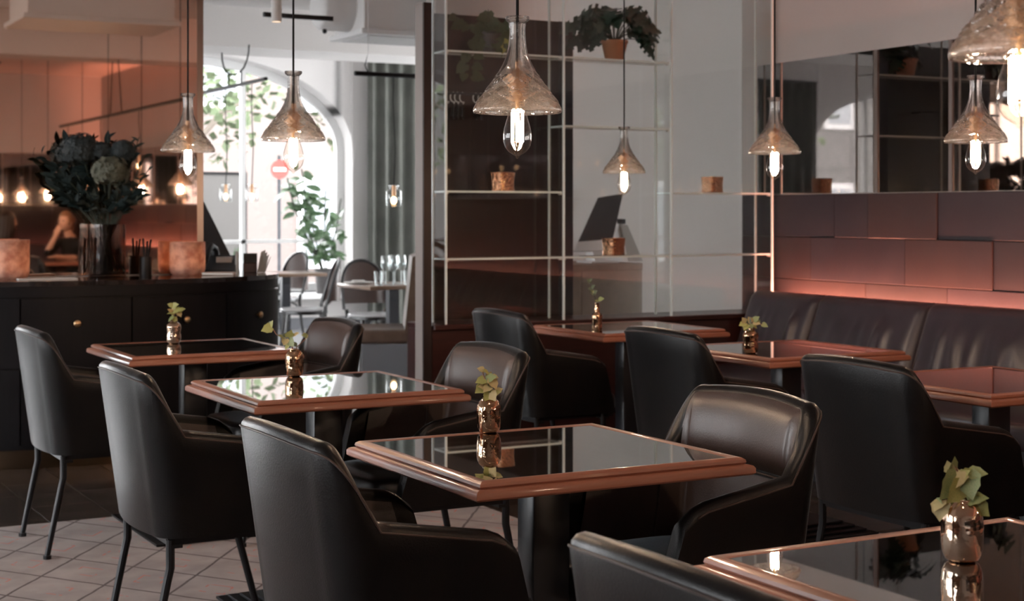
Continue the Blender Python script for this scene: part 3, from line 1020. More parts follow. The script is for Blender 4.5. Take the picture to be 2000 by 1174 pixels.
def lamp_parts():
    shade = shade_mesh()
    bulb = MB().lathe([(.0130, .030), (.0150, .018), (.0185, .004), (.0245, -.016), (.0295, -.034), (.0318, -.050), (.0312, -.062), (.0275, -.075), (.0200, -.085), (.0110, -.091), (.0050, -.0945), (.0030, -.099), (.0004, -.1005)], 28).mesh('bulb', 'bulb_glass')
    fil = MB()
    for k in range(6):
        a = 2 * pi * k / 6 + .2
        r = .0130
        fil.tube([(r * cos(a), r * sin(a), .000), (r * 1.02 * cos(a), r * 1.02 * sin(a), -.030), (r * cos(a), r * sin(a), -.064)], .0018, 4)
    film = fil.mesh('filament', 'filament')
    stem = MB().tube([(0, 0, .03), (0, 0, -.058)], [.004, .0018], 8)
    for z in (.001, -.065):
        stem.lathe([(.0105, z), (.0125, z + .0008), (.0105, z + .0016)], 16)
    stemm = stem.mesh('filament_stem', 'brass')
    soc = MB().lathe([(.0045, .112), (.0050, .096), (.0140, .090), (.0190, .084), (.0205, .074), (.0205, .045), (.0190, .030), (.0165, .027), (.0004, .027)], 24).mesh('socket', 'socket')
    return shade, bulb, film, stemm, soc

LP = lamp_parts()
def build_lamp(loc, label, group):
    t = thing('pendant_lamp', label, 'lamp', loc, 0, group)
    obj('shade', LP[0], t)
    b = obj('bulb', LP[1], t)
    obj('filament', LP[2], b); obj('filament_stem', LP[3], b)
    obj('socket', LP[4], t)
    L = ZC - loc[2]
    obj('cord', MB().tube([(0, 0, .100), (0, 0, L - .03)], .0034, 8), t, 'cord')
    obj('ceiling_rose', MB().lathe([(.0004, L), (.045, L), (.045, L - .012), (.02, L - .03), (.0004, L - .03)], 24), t, 'black_metal')
    return t
def at_rim(px, py, dz):
    fw = dz * 3014 / (414.4 - py); rt = (px - 1000) / 3014 * fw
    return (sin(CA) * fw + cos(CA) * rt, cos(CA) * fw - sin(CA) * rt, EYE + dz)
GL = 'crystal pendant lamps over the tables'
lamps = [
    (at_rim(367, 297, .2185), 'leftmost crystal pendant lamp, hanging in front of the copper mirror edge'),
    (at_rim(573, 275, .2185), 'crystal pendant lamp hanging in front of the bright arched window'),
    (at_rim(1010.5, 221, .2185), 'large crystal pendant lamp at top centre before the glass shelf'),
    (at_rim(1219, 339, .176), 'small crystal pendant lamp hanging low before the white wall and terracotta pot'),
    (at_rim(1513, 301, .2185), 'crystal pendant lamp at the corner where white wall and bronze mirror meet'),
    (at_rim(1905.5, 279, .2185), 'crystal pendant lamp before the dark mirror at far right, below the largest lamp'),
    (at_rim(1991, 113, .2185), 'largest nearest crystal pendant lamp cut off by the top right corner'),
    ((3.62, 2.35, 1.518), 'crystal pendant lamp behind the camera over the banquette table'),
    ((3.70, 0.95, 1.518), 'crystal pendant lamp behind the camera between two banquette tables'),
    ((3.75, -0.95, 1.518), 'crystal pendant lamp over the two women, seen in the mirror'),
    ((3.78, -2.6, 1.518), 'crystal pendant lamp beyond the two women, seen in the mirror'),
    ((3.80, -4.3, 1.518), 'crystal pendant lamp farthest behind in the mirror'),
]
for loc, lab in lamps:
    build_lamp(loc, lab, GL)

# ------------------------------------------------------------------ vases and ivy
def vase_capsule(r=.033, h=.098):
    pr = [(.0004, .0), (r * .60, .0), (r * .80, .004), (r * .93, .014), (r, .030), (r * 1.0, h * .62), (r * .95, h * .76), (r * .80, h * .88), (r * .60, h * .945), (r * .50, h * .965), (r * .50, h), (r * .40, h), (r * .40, h * .93), (r * .7, h * .80), (r * .8, .03), (.0004, .02)]
    return MB().lathe(pr, 40)
def vase_waist(r=.032, h=.095):
    pr = [(.0004, 0), (r * .62, 0), (r * .85, .006), (r * .97, .020), (r * .96, .034), (r * .88, .045), (r * .92, .056), (r, .068), (r * .93, .080), (r * .62, .089), (r * .5, .091), (r * .5, h), (r * .4, h), (r * .4, .088), (r * .8, .07), (r * .75, .03), (.0004, .02)]
    return MB().lathe(pr, 40)
def vase_bottle(r=.0255, h=.128):
    pr = [(.0004, 0), (r * .9, 0), (r, .006), (r, .020), (r * .97, .024), (r, .028), (r, .068), (r * .9, .078), (r * .5, .084), (r * .45, .088), (r * .45, h - .004), (r * .52, h - .003), (r * .52, h), (r * .36, h), (r * .36, .08), (r * .8, .06), (.0004, .02)]
    return MB().lathe(pr, 32)
def at_z(px, py, z):
    fw = 3014 * (EYE - z) / (py - 414.4); rt = (px - 1000) / 3014 * fw
    return Vector((sin(CA) * fw + cos(CA) * rt, cos(CA) * fw - sin(CA) * rt, z))

def ivy_leaf(size=1.0):
    """five lobed leaf, base at origin, pointing +x, folded along the midrib"""
    pts = [(0, 0), (-.13, .24), (.04, .40), (.16, .50), (.36, .42), (.54, .40), (.70, .24), (1.0, 0.0)]
    v = [(0, 0, 0), (.35, 0, .02), (.62, 0, .0), (1.0, 0, -.06)]
    g = MB()
    for s in (1, -1):
        L = [(x, s * y, .10 * y + (-.10 * x * x)) for x, y in pts[1:-1]]
        vs = [(0, 0, 0), (.34, 0, -.02), (1.0, 0, -.12)] + L
        fs = [(0, 1, 4, 3), (1, 6 + 0, 5, 4), (1, 8, 7, 6), (1, 2, 8)]
        fs = [f if s > 0 else f[::-1] for f in fs]
        g.add([(x * size, y * size, z * size) for x, y, z in vs], fs)
    return g
LEAF_ME = {m: ivy_leaf().mesh('leaf', m, 0) for m in ('ivy', 'ivy_tan', 'ivy_pale', 'ivy_dark')}
for me in LEAF_ME.values():
    me.polygons.foreach_set('use_smooth', [True] * len(me.polygons))

RIGHT = Vector((cos(CA), -sin(CA), 0)); FWD = Vector((sin(CA), cos(CA), 0)); UP = Vector((0, 0, 1))
def leaf_obj(parent, base, pos, d, nrm, size, me):
    d = Vector(d).normalized(); nrm = Vector(nrm)
    y = nrm.cross(d).normalized(); z = d.cross(y)
    o = obj('leaf', me, parent)
    mt = Matrix((d, y, z)).transposed().to_4x4()
    o.location = Vector(pos) - Vector(base)
    o.rotation_euler = mt.to_euler(); o.scale = (size,) * 3
    return o
def vine(parent, base, pts, r, mname='stem'):
    o = obj('stem', MB().tube([Vector(p) - Vector(base) for p in pts], r, 6), parent, mname)
    return o

def ivy_in_vase(loc, neck_z, s, label, stems, leaves, mats, smat='stem'):
    """stems/leaves given in vase units (right, up, toward viewer) with s metres per unit; attached at the neck"""
    base = Vector(loc) + UP * neck_z
    t = thing('ivy_sprig', label, 'plant', base)
    def W3(r, u, f): return base + RIGHT * (r * s) + UP * (u * s) - FWD * (f * s)
    for st in stems:
        vine(t, base, [W3(*p) for p in st], .0013 if len(st) < 6 else .0016, smat)
    extra = [(r + random.uniform(-.7, .7), u + random.uniform(-.9, .6), f - .5, random.uniform(-1, 1), random.uniform(-.8, .8), random.uniform(-.3, .6), sz * .62, mi + 1) for (r, u, f, dr, du, df, sz, mi) in leaves[::2]]
    for (r, u, f, dr, du, df, sz, mi) in leaves + extra:
        d = RIGHT * dr + UP * du - FWD * df
        nrm = -FWD * random.uniform(.35, 1.0) + UP * random.uniform(.1, .9) + RIGHT * random.uniform(-.7, .7)
        leaf_obj(t, base, W3(r, u, f), d, nrm, sz * s, LEAF_ME[mats[mi % len(mats)]])
    return t

def put_vase(loc, mb, m, label):
    v = thing('bud_vase', label, 'vase', loc, 0)
    obj('body', mb, v, m, smooth=60)
    return v

# centre foreground table
p = at_z(955, 845, TZ)
put_vase(p, vase_capsule(.0315, .090), 'mercury', 'small copper mercury glass vase on the centre foreground table')
ivy_in_vase(p, .080, .01, 'ivy sprig with yellow green leaves in the copper vase on the centre table',
    [[(0, -5, 0), (.0, 1, 0), (-.6, 3.2, .2), (-1.0, 5.4, .2), (-1.6, 7.2, .1), (-1.4, 8.2, 0)], [(0, -5, 0), (.4, 2, .4), (.5, 4.5, .5), (.9, 6.6, .3)], [(0, -4, 0), (1, 1.2, .6), (2.0, 2.4, .4)]],
    [(-1.3, 8.0, .2, .6, -.5, .3, 2.0, 0), (-1.4, 8.0, .2, -.9, .25, .2, 1.7, 1), (-.9, 5.6, .3, -1, -.25, .5, 2.9, 0), (-.6, 5.7, .4, 1, .35, .5, 2.9, 2), (-1.0, 4.2, .5, -.9, -.7, .5, 3.4, 0), (-.6, 3.6, .6, -1, .2, .6, 2.5, 1),
     (.5, 5.6, .4, .6, -.9, .6, 3.2, 1), (.8, 6.4, .3, 1, -.2, .3, 1.8, 1), (.2, 3.9, .8, -.8, -.6, .8, 2.6, 1), (0, 2.2, .9, -.5, -.9, .7, 2.6, 0), (.5, 2.4, 1.0, .45, -.8, .8, 3.0, 1), (.9, 1.6, .8, .9, .5, .5, 2.7, 0), (1.8, 2.4, .4, .9, .5, .2, 2.0, 1), (-.4, 1.0, 1.0, -.4, -.9, .6, 2.2, 2)],
    ['ivy', 'ivy_tan', 'ivy_pale'])
# second left table
p = at_z(575, 735, TZ)
put_vase(p, vase_capsule(.0315, .094), 'mercury', 'small copper mercury glass vase on the second left table')
ivy_in_vase(p, .088, .01, 'trailing ivy sprig reaching left from the copper vase on the second left table',
    [[(0, -5, 0), (-.5, .6, 0), (-2.0, 3.0, .3), (-4.2, 4.4, .4), (-6.2, 5.6, .3), (-7.3, 7.4, .2), (-8.0, 8.2, .2)], [(0, -5, 0), (.8, 1.2, 0), (3.2, 3.4, 0), (4.6, 5.0, 0)], [(0, -5, 0), (-.6, 2, .4), (-1.2, 4.6, .4), (.2, 5.2, .3)]],
    [(-7.8, 8.0, .3, -1, -.35, .3, 3.8, 2), (-8.0, 8.3, .3, .3, 1, .4, 2.4, 2), (-3.4, 4.4, .6, -.8, .5, .6, 2.6, 0), (-2.8, 4.0, .7, -.2, -.9, .8, 2.8, 1), (-2.0, 4.6, .7, .5, .9, .4, 3.0, 2), (-1.6, 3.8, .9, .6, -.8, .8, 3.4, 0), (-.6, 2.6, .6, .7, -.4, .6, 2.6, 3), (-1.8, 2.2, .9, -.5, -.8, .6, 2.4, 2),
     (.0, 5.2, .4, .8, .5, .4, 2.2, 1), (.1, 5.2, .4, -.7, .6, .4, 1.6, 2), (4.4, 4.9, 0, -.9, .3, .4, 2.2, 0), (4.5, 5.0, 0, -.3, -.6, .6, 1.7, 1)],
    ['ivy_pale', 'ivy_tan', 'ivy', 'ivy_dark'])
# first left table
p = at_z(339.5, 671, TZ)
put_vase(p, vase_waist(.0315, .095), 'mercury_pale', 'silvery waisted mercury glass vase on the farthest left table')
ivy_in_vase(p, .088, .01, 'short green sprig in the silvery vase on the farthest left table',
    [[(0, -5, 0), (0, 2, 0), (.3, 5, 0), (-.6, 7.4, 0)], [(0, -4, 0), (1.4, 3, 0), (2.6, 5.4, .2)]],
    [(-.4, 7.2, .2, .9, .3, .4, 3.0, 0), (-.6, 7.4, .2, -.8, .3, .3, 2.2, 0), (.2, 5.2, .4, 1, .2, .4, 4.0, 0), (2.4, 5.2, .2, 1, .4, .3, 3.0, 0), (2.0, 4.6, .4, .6, -.8, .4, 2.6, 1), (0, 4.4, .5, -1, -.1, .4, 3.0, 0), (-.2, 2.6, .5, -.7, -.7, .5, 3.0, 2), (-.8, 4.8, .4, -.6, .5, .4, 2.2, 1), (.3, 2.4, .6, .2, -.9, .5, 2.4, 0)],
    ['ivy', 'ivy_tan', 'ivy_pale'])
# bottom right table
p = at_z(1879, 1095, TZ)
put_vase(p, vase_capsule(.0335, .100), 'mercury_pale', 'shiny copper vase on the bottom right table')
ivy_in_vase(p, .092, .01, 'ivy sprig with broad muted green leaves in the bottom right vase',
    [[(0, -5, 0), (0, 1, 0), (.2, 3.4, .2), (-1.0, 5.6, .3), (-1.6, 6.6, .3)], [(0, -4, 0), (1.2, .8, .4), (2.4, 1.2, .3)], [(0, -4, 0), (-2.0, .8, .6), (-3.6, .4, .6), (-4.2, -1.4, .5)]],
    [(-1.8, 5.4, .5, .2, 1, .4, 2.5, 0), (-2.0, 5.2, .5, -.35, .9, .3, 2.0, 2), (-1.0, 4.4, .6, -.8, -.9, .6, 5.0, 0), (-.4, 3.2, .9, -.75, -.8, .6, 4.2, 1), (.6, 5.0, .7, .05, -1, .5, 4.4, 0), (1.0, 5.0, .6, 1, .1, .5, 2.9, 0), (-.4, 5.2, .6, -.6, -.9, .4, 3.4, 2), (.6, .8, .9, 1, .25, .5, 3.4, 0), (1.4, .6, .8, .8, -.8, .4, 3.6, 1), (-.6, .6, 1.0, -.3, -.9, .6, 3.0, 0),
     (-3.6, .4, .7, -.2, -1, .4, 3.2, 3), (-3.4, .6, .7, -.7, -.6, .4, 2.4, 3)],
    ['ivy_pale', 'ivy', 'ivy_tan', 'ivy_tan'])
# farthest right table, bottle
p = at_z(1166, 645, TZ)
put_vase(p, vase_bottle(.0255, .130), 'mercury', 'narrow necked copper bottle vase on the table before the tan desk')
ivy_in_vase(p, .126, .01, 'thin dark sprig in the narrow copper bottle before the tan desk',
    [[(0, -5, 0), (-.6, 2, 0), (-1.8, 5, 0), (-2.6, 8, 0), (-3.8, 11, 0)], [(0, -3, 0), (.6, 1.6, .2), (1.6, 2.4, .3)]],
    [(-1.4, 4.4, .2, -.8, .5, .3, 2.6, 0), (-1.8, 5.2, .2, .8, .4, .3, 2.4, 0), (-2.3, 6.8, .2, -.9, .2, .3, 2.4, 0), (-2.5, 7.6, .2, .7, .6, .3, 2.2, 0), (-3.4, 10.2, .2, -.6, .6, .3, 2.3, 0), (-3.7, 10.8, .2, .6, .5, .3, 2.0, 0), (.8, 1.9, .3, 1, .3, .4, 2.8, 1), (.4, 1.2, .3, -.8, .2, .4, 1.6, 1)],
    ['ivy_dark', 'ivy_pale'], 'stem_dark')
# middle right table
p = at_z(1466, 690, TZ)
put_vase(p, vase_waist(.0320, .100), 'mercury', 'waisted copper vase on the middle right table by the banquette')
ivy_in_vase(p, .092, .01, 'low bushy sprig in the waisted copper vase by the banquette',
    [[(0, -5, 0), (-.8, 1.4, .2), (-2.4, 3.0, .2)], [(0, -5, 0), (.6, 2, 0), (1.4, 4.0, 0)], [(0, -4, 0), (2.4, 2.4, 0), (5.0, 2.2, 0)]],
    [(-2.2, 2.8, .3, -.9, -.3, .4, 3.0, 0), (-2.0, 3.0, .3, -.5, .7, .4, 2.8, 1), (-1.4, 2.2, .5, -.6, -.8, .5, 3.0, 0), (-1.2, 3.0, .5, .3, .9, .3, 2.6, 3), (-.4, 2.2, .6, .2, -.8, .5, 2.6, 2), (.2, 3.2, .4, -.5, .8, .4, 2.8, 1), (1.2, 3.8, .3, .7, .6, .3, 2.8, 2), (1.2, 3.2, .3, .9, -.2, .3, 2.8, 1), (.6, 2.2, .5, .7, -.5, .4, 2.6, 0), (4.6, 2.4, 0, .9, -.4, .3, 2.6, 2), (-.3, 1.4, .6, -.4, -.7, .5, 2.4, 3), (2.6, 2.6, .1, .5, .7, .3, 2.0, 2)],
    ['ivy', 'ivy_tan', 'ivy_pale', 'ivy_dark'])

# ------------------------------------------------------------------ banquette along the right wall
BQ = thing('banquette', 'long dark brown leather banquette along the right wall under the glowing panels', 'banquette', (0, 0, 0))
XB = 5.34
breaks = [7.02, 6.43, 5.62, 4.81, 4.00, 3.19, 2.38, 1.57, .76, -.05, -.86, -1.67, -2.48, -3.29, -4.10, -4.91]
M['bq'] = mat('dark plum brown leather', (0.026, 0.0175, 0.0235), 0.33, spec=0.65, bump=(160, 0.12, 4), var=(7, (0.036, 0.0245, 0.031)), coat=0.2, coat_rough=0.28)
for k, (ya, yb) in enumerate(zip(breaks[:-1], breaks[1:])):
    W_ = ya - yb; nu, nv = (44, 22) if k < 5 else (14, 8)
    rng = random.Random(40 + k)
    folds = [(rng.uniform(.2, .85), rng.uniform(.025, .05), rng.uniform(.4, 1), rng.uniform(-.12, .12)) for _ in range(8)]
    def surf(u, v):
        # u across, v from seat (0) to top (1)
        z = .445 + (.852 - .445) * v
        x = XB - .15 + .15 * v
        e = min(u, 1 - u) * W_
        x += .030 * (1 - min(1, e / .05)) ** 2
        x -= .016 * sin(pi * min(1, max(0, v * 1.05))) * min(1, e / .08)
        fd = 0
        for uc, wd, am, sl in folds:
            d = (u - uc - sl * (v - .5)) / wd
            fd += am * math.exp(-d * d)
        x -= .015 * fd * smoothstep(.02, .2, v) * (1 - smoothstep(.62, .86, v))
        if v > .93:
            q = (v - .93) / .07
            x += .028 * q * q
        return (x, ya - .003 - (W_ - .006) * u, z)
    g = MB()
    rows = [[surf(j / nu, i / nv) for j in range(nu + 1)] for i in range(nv + 1)]
    rows.append([(XB + .06, p_[1], .858) for p_ in rows[-1]])
    rows.append([(XB + .115, p_[1], .845) for p_ in rows[-2]])
    rows.append([(XB + .115, p_[1], .445) for p_ in rows[-2]])
    g.grid(rows)
    for e in (0, nu):
        col = [r[e] for r in rows]
        g.add(col, [list(range(len(col))) if e else list(range(len(col)))[::-1]])
    o = obj('back_cushion', g, BQ, 'bq', smooth=50)
    if k < 7:
        sm = MB().tube([surf(.012, i / 12) for i in range(13)], .004, 6)
        obj('welt', sm, o, 'piping')
for k in range(8):
    ya = 7.02 - k * 1.5; yb = max(ya - 1.5, -4.91)
    obj('seat_cushion', MB().rbox(4.72, XB - .10, yb + .003, ya - .003, .34, .455, .028, 3), BQ, 'bq')
obj('seat_base', MB().box(4.78, XB + .11, -4.91, 7.02, .08, .34), BQ, 'mahogany')
obj('plinth_board', MB().box(4.84, XB + .08, -4.91, 7.02, 0, .08), BQ, 'black_plastic')
t = thing('banquette', 'dark leather banquette along the back wall behind the camera, seen in the mirror', 'banquette', (0, 0, 0))
for k in range(4):
    x1 = 5.1 - k * .9
    g = MB(); g.rbox(x1 - .895, x1, -5.80, -5.66, .445, .852, .04, 3)
    obj('back_cushion', g, t, 'bq')
    obj('seat_cushion', MB().rbox(x1 - .895, x1, -5.68, -5.18, .34, .455, .028, 3), t, 'bq')
obj('seat_base', MB().box(1.5, 5.1, -5.8, -5.24, 0, .34), t, 'mahogany')
t = thing('led_strip', 'amber led strip behind the back wall banquette, seen in the mirror', 'light', (3.3, -5.90, .775))
obj('strip', MB().box(-1.8, 1.8, -.010, .010, -.004, .004), t, 'led_soft')
obj('channel', MB().box(-1.8, 1.8, -.016, .012, -.012, -.004), t, 'steel')
t = thing('led_strip', 'amber led strip hidden behind the banquette back, washing the wall panels', 'light', (XB + .128, 0, .775))
obj('strip', MB().box(-.010, .010, -4.9, 6.98, -.004, .004), t, 'led')
obj('channel', MB().box(-.012, .014, -4.9, 6.98, -.012, -.004), t, 'steel')

# ------------------------------------------------------------------ things on the glass shelves
def votive(loc, label, w=.055, h=.10):
    t = thing('copper_votive', label, 'candle holder', loc, radians(8))
    pr = [(w, 0), (w * .96, .01), (w * .95, h * .5), (w * 1.03, h), (w * .96, h), (w * .90, h * .5), (w * .90, .012)]
    g = MB(); rows = []
    for r, z in pr:
        row = []
        for j in range(40):
            a = 2 * pi * j / 40; c_, s_ = cos(a), sin(a)
            k = (abs(c_) ** 5 + abs(s_) ** 5) ** (-1 / 5) * (1 + .012 * sin(7 * a + z * 60))
            row.append((r * k * c_, r * k * s_, z))
        rows.append(row)
    g.grid(rows, wrap=True)
    g.add(rows[0], [list(range(40))[::-1]]); g.add(rows[-1], [list(range(40))])
    obj('holder', g, t, 'votive', smooth=50)
    obj('wax', MB().cyl((0, 0), w * .8, .013, h * .55, 20), t, 'wax')
    return t
YS = YP + .085
def on_shelf(px, lv):
    u = (px - 1000) / 3014
    return (YS * (sin(CA) + u * cos(CA)) / (cos(CA) - u * sin(CA)), YS, SHZ[lv])
votive(on_shelf(982, 2), 'square hammered copper votive on the left glass shelf behind the big lamp', .052, .098)
votive(on_shelf(1198, 1), 'square hammered copper votive before the reception computer on the lower shelf', .052, .095)
votive(on_shelf(1391, 2), 'square hammered copper votive on the right glass shelf against the white wall', .050, .090)

def leaf_blade(w, l, notch=0, fold=.12, droop=.25, n=8):
    """broad leaf, base at origin along +x; notch>0 cuts fingers into the edge like a monstera"""
    g = MB()
    for s in (1, -1):
        top, mid = [], []
        for i in range(n + 1):
            u = i / n
            half = w * (sin(pi * min(1, u * .92 + .08)) ** .75) * (1 - .25 * u)
            if u >= .999: half = .0
            z = -droop * l * u * u
            mid.append((l * u, 0, z)); top.append((l * u, s * half, z + fold * half))
        for i in range(n):
            if notch and i % 2 == 1 and i < n - 1:
                inner = [(m[0], m[1] * .0 + (t_[1]) * .55, m[2] + (t_[2] - m[2]) * .55) for m, t_ in ((mid[i], top[i]), (mid[i + 1], top[i + 1]))]
                f = [mid[i], mid[i + 1], inner[1], inner[0]]
            else:
                f = [mid[i], mid[i + 1], top[i + 1], top[i]]
            g.add(f, [(0, 1, 2, 3) if s > 0 else (3, 2, 1, 0)])
    return g
def place_leaf(parent, base, pos, d, nrm, size, me, name='leaf'):
    o = leaf_obj(parent, base, pos, d, nrm, size, me)
    return o

def pot_mesh(r0, r1, h, n=32):
    return MB().lathe([(.0004, 0), (r0, 0), (r1 * .985, h * .86), (r1 * 1.06, h * .87), (r1 * 1.06, h), (r1 * .95, h), (r1 * .93, h * .85), (.0004, h * .84)], n)
# monstera in a terracotta pot on the top shelf
x, y, z = on_shelf(1200, 4)
PB = Vector((x, y, z))
t = thing('potted_monstera', 'dark leafy monstera in a terracotta pot on the top glass shelf', 'plant', PB)
obj('pot', pot_mesh(.050, .071, .108), t, 'terracotta')
obj('soil', MB().cyl((0, 0), .062, .078, .095, 20), t, 'soil')
mon_me = leaf_blade(.46, 1.0, 1, .16, .40, 9).mesh('leaf', 'monstera', 30)
rng = random.Random(5)
for k in range(26):
    a = rng.uniform(0, 2 * pi); up = rng.uniform(.25, 1.0)
    if k < 8: a = [pi * .95, pi * 1.08, .05, -.15, .3, pi * .8, -.5, pi * 1.25][k]; up = [.55, .2, .35, .15, .7, .9, .45, .6][k]
    r = .06 + .11 * rng.random() * (1.2 - up * .5)
    tip = PB + RIGHT * (r * cos(a)) * .85 + FWD * (r * sin(a) * .40) + UP * (.085 + .20 * up)
    vine(t, PB, [PB + UP * .085, PB + (tip - PB) * .5 + UP * .06, tip], .003, 'stem_dark')
    d = RIGHT * cos(a) + FWD * sin(a) * .4 + UP * rng.uniform(-.9, .1)
    place_leaf(t, PB, tip, d, -FWD * .8 + UP * .7 + RIGHT * rng.uniform(-.3, .3), rng.uniform(.13, .20), mon_me)
# hanging ivy pot on the left top shelf
x, y, z = on_shelf(962, 4)
PB = Vector((x, y, z))
t = thing('potted_ivy', 'trailing dark ivy in a grey pot on the top glass shelf behind the big lamp', 'plant', PB)
obj('pot', pot_mesh(.052, .066, .11), t, 'dark_pot')
obj('soil', MB().cyl((0, 0), .058, .08, .096, 20), t, 'soil')
rng = random.Random(9)
for k in range(9):
    dx = -.19 + .042 * k
    end = rng.uniform(-.02, .24) if k != 0 else .2
    if k in (1, 2, 6): end = rng.uniform(-.16, -.05)
    if k > 5: end = max(end, .02)
    p0 = PB + UP * .10; front = rng.uniform(.02, .055)
    p1 = PB + RIGHT * dx * .45 - FWD * front + UP * .15
    p2 = PB + RIGHT * dx * .9 - FWD * front + UP * (.10 + end) * .5
    p3 = PB + RIGHT * dx - FWD * front + UP * end
    path = [p0, p1, p2, p3]
    # keep the vine on the viewer's side of the shelf: clamp between front pane and pot
    path = [Vector((q.x, max(YP + .02, min(q.y, YP + .15)), q.z)) for q in path]
    vine(t, PB, path, .002, 'stem_dark')
    for q in range(7):
        f = (q + .5) / 7
        seg = min(2, int(f * 3)); ff = f * 3 - seg
        pos = path[seg].lerp(path[seg + 1], ff)
        d = RIGHT * rng.uniform(-1, 1) + UP * rng.uniform(-1, .2) - FWD * rng.uniform(0, .5)
        leaf_obj(t, PB, pos, d, -FWD + UP * .4, rng.uniform(.05, .075), LEAF_ME['ivy' if (k == 6 and q in (4, 6)) else 'ivy_dark'])

# ------------------------------------------------------------------ reception desk behind the glass
def on_Y(px, py, Y):
    u = (px - 1000) / 3014
    X = Y * (sin(CA) + u * cos(CA)) / (cos(CA) - u * sin(CA)); fw = sin(CA) * X + cos(CA) * Y
    return (X, Y, EYE - (py - 414.4) * fw / 3014)
YD = 8.60
xr, _, zd = on_Y(1255, 514, YD)
t = thing('reception_desk', 'tan concrete reception desk behind the glass shelf', 'desk', (xr, YD, 0))
dl = xr - 4.72
for k in range(2):
    for q in range(2):
        obj('panel', MB().rbox(-dl + dl * k / 2 + .002, -dl + dl * (k + 1) / 2 - .002, 0, .06, .02 + (zd - .06) * q / 2, .016 + (zd - .06) * (q + 1) / 2, .003, 1), t, 'concrete')
obj('body', MB().box(-dl, 0, .055, .62, .02, zd - .045), t, 'concrete')
obj('desk_top', MB().rbox(-dl, .0, -.004, .64, zd - .045, zd, .004, 1), t, 'concrete')
# computer seen from behind, screen tilted
a0 = Vector(on_Y(1180, 500, YD + .22))
t = thing('desktop_computer', 'slim dark screened computer with a silver chin tilted on the tan desk', 'computer', (a0.x, a0.y, zd))
def quad_slab(parent, name, pts, dirv, th, m):
    n = [Vector(p) for p in pts]; d = Vector(dirv).normalized() * th
    vs = n + [p + d for p in n]
    return obj(name, MB().add(vs, [(0, 1, 2, 3), (7, 6, 5, 4), (0, 4, 5, 1), (1, 5, 6, 2), (2, 6, 7, 3), (3, 7, 4, 0)]), parent, m, smooth=0)
yb_ = YD + .18
c = [Vector(on_Y(px, py, yy)) - Vector((a0.x, a0.y, zd)) for px, py, yy in [(1130, 471, yb_), (1197, 466, yb_ + .02), (1217, 378, yb_ + .34), (1168, 386, yb_ + .32)]]
quad_slab(t, 'screen', c, (0.2, 1, -.5), .016, 'screen')
ch = [Vector(on_Y(px, py, yy)) - Vector((a0.x, a0.y, zd)) for px, py, yy in [(1122, 490, yb_ - .03), (1190, 489, yb_ - .01), (1197, 467, yb_ + .02), (1130, 472, yb_)]]
quad_slab(t, 'chin', ch, (0.2, 1, -.5), .016, 'silver')
obj('foot', MB().rbox(-.16, .06, -.10, .10, 0, .012, .004, 1), t, 'silver')
obj('stand', MB().add([(-.08, -.02, .01), (.0, -.02, .01), (.0, .10, .01), (-.08, .10, .01), (-.06, .12, .20), (.02, .12, .20), (.02, .13, .20), (-.06, .13, .20)], [(0, 1, 5, 4), (2, 3, 7, 6), (1, 2, 6, 5), (3, 0, 4, 7), (0, 3, 2, 1), (4, 5, 6, 7)]), t, 'silver', smooth=0)
a1 = Vector(on_Y(1225, 512, YD + .30)); a1.z = zd
t = thing('card_stand', 'grey folded card stand with a small black clip beside the computer', 'card stand', a1)
cs = [Vector(on_Y(px, py, YD + .30)) - a1 for px, py in [(1212, 437), (1226, 440), (1256, 512), (1228, 512)]]
for q in cs: q.z = max(q.z, 0)
quad_slab(t, 'front_card', cs, (0, 1, 0), .004, 'grey_card')
cs = [Vector(on_Y(px, py, YD + .34)) - a1 for px, py in [(1210, 437), (1224, 440), (1215, 511), (1183, 511)]]
for q in cs: q.z = max(q.z, 0)
quad_slab(t, 'back_card', cs, (0, 1, 0), .004, 'silver')
q = Vector(on_Y(1219, 434, YD + .28)) - a1
obj('clip', MB().rbox(q.x - .014, q.x + .014, -.02, .05, q.z - .012, q.z + .022, .003, 1), t, 'black_plastic')

# ------------------------------------------------------------------ things on the counter
ZTOP = .950
def on_counter(px, Y):
    x, y, z = on_Y(px, 500, Y)
    return Vector((x, y, ZTOP))
def candle_cup(loc, label, r=.095, h=.185):
    t = thing('candle_cup', label, 'candle holder', loc)
    pr = [(.0004, 0), (r * .80, 0), (r * .93, .010), (r, .035), (r, h), (r - .005, h), (r - .006, .036), (r * .85, .014), (.0004, .012)]
    obj('cup', MB().lathe(pr, 40), t, 'frost')
    w = obj('wax', MB().lathe([(.0004, .014), (.055, .014), (.055, .058), (.0004, .060)], 24), t, 'wax')
    obj('flame', MB().lathe([(.0004, .066), (.006, .072), (.009, .082), (.006, .096), (.0004, .108)], 12), w, 'flame')
    return t
candle_cup(on_counter(18, 8.36), 'glowing frosted copper candle cup at the left edge of the counter', .103, .205)
candle_cup(on_counter(366, 8.385), 'glowing frosted copper candle cup at the right end of the mirror on the counter', .098, .185)
vb = on_counter(209, 8.385)
t = thing('cylinder_vase', 'wide smoky glass cylinder vase holding the dark bouquet on the counter', 'vase', vb)
pr = [(.0004, 0), (.098, 0), (.099, .003), (.099, .285), (.0945, .285), (.0945, .016), (.0004, .016)]
obj('glass_wall', MB().lathe(pr, 48), t, 'smoke_glass')
obj('water', MB().lathe([(.0004, .018), (.093, .018), (.093, .150), (.0004, .150)], 32), t, 'water')
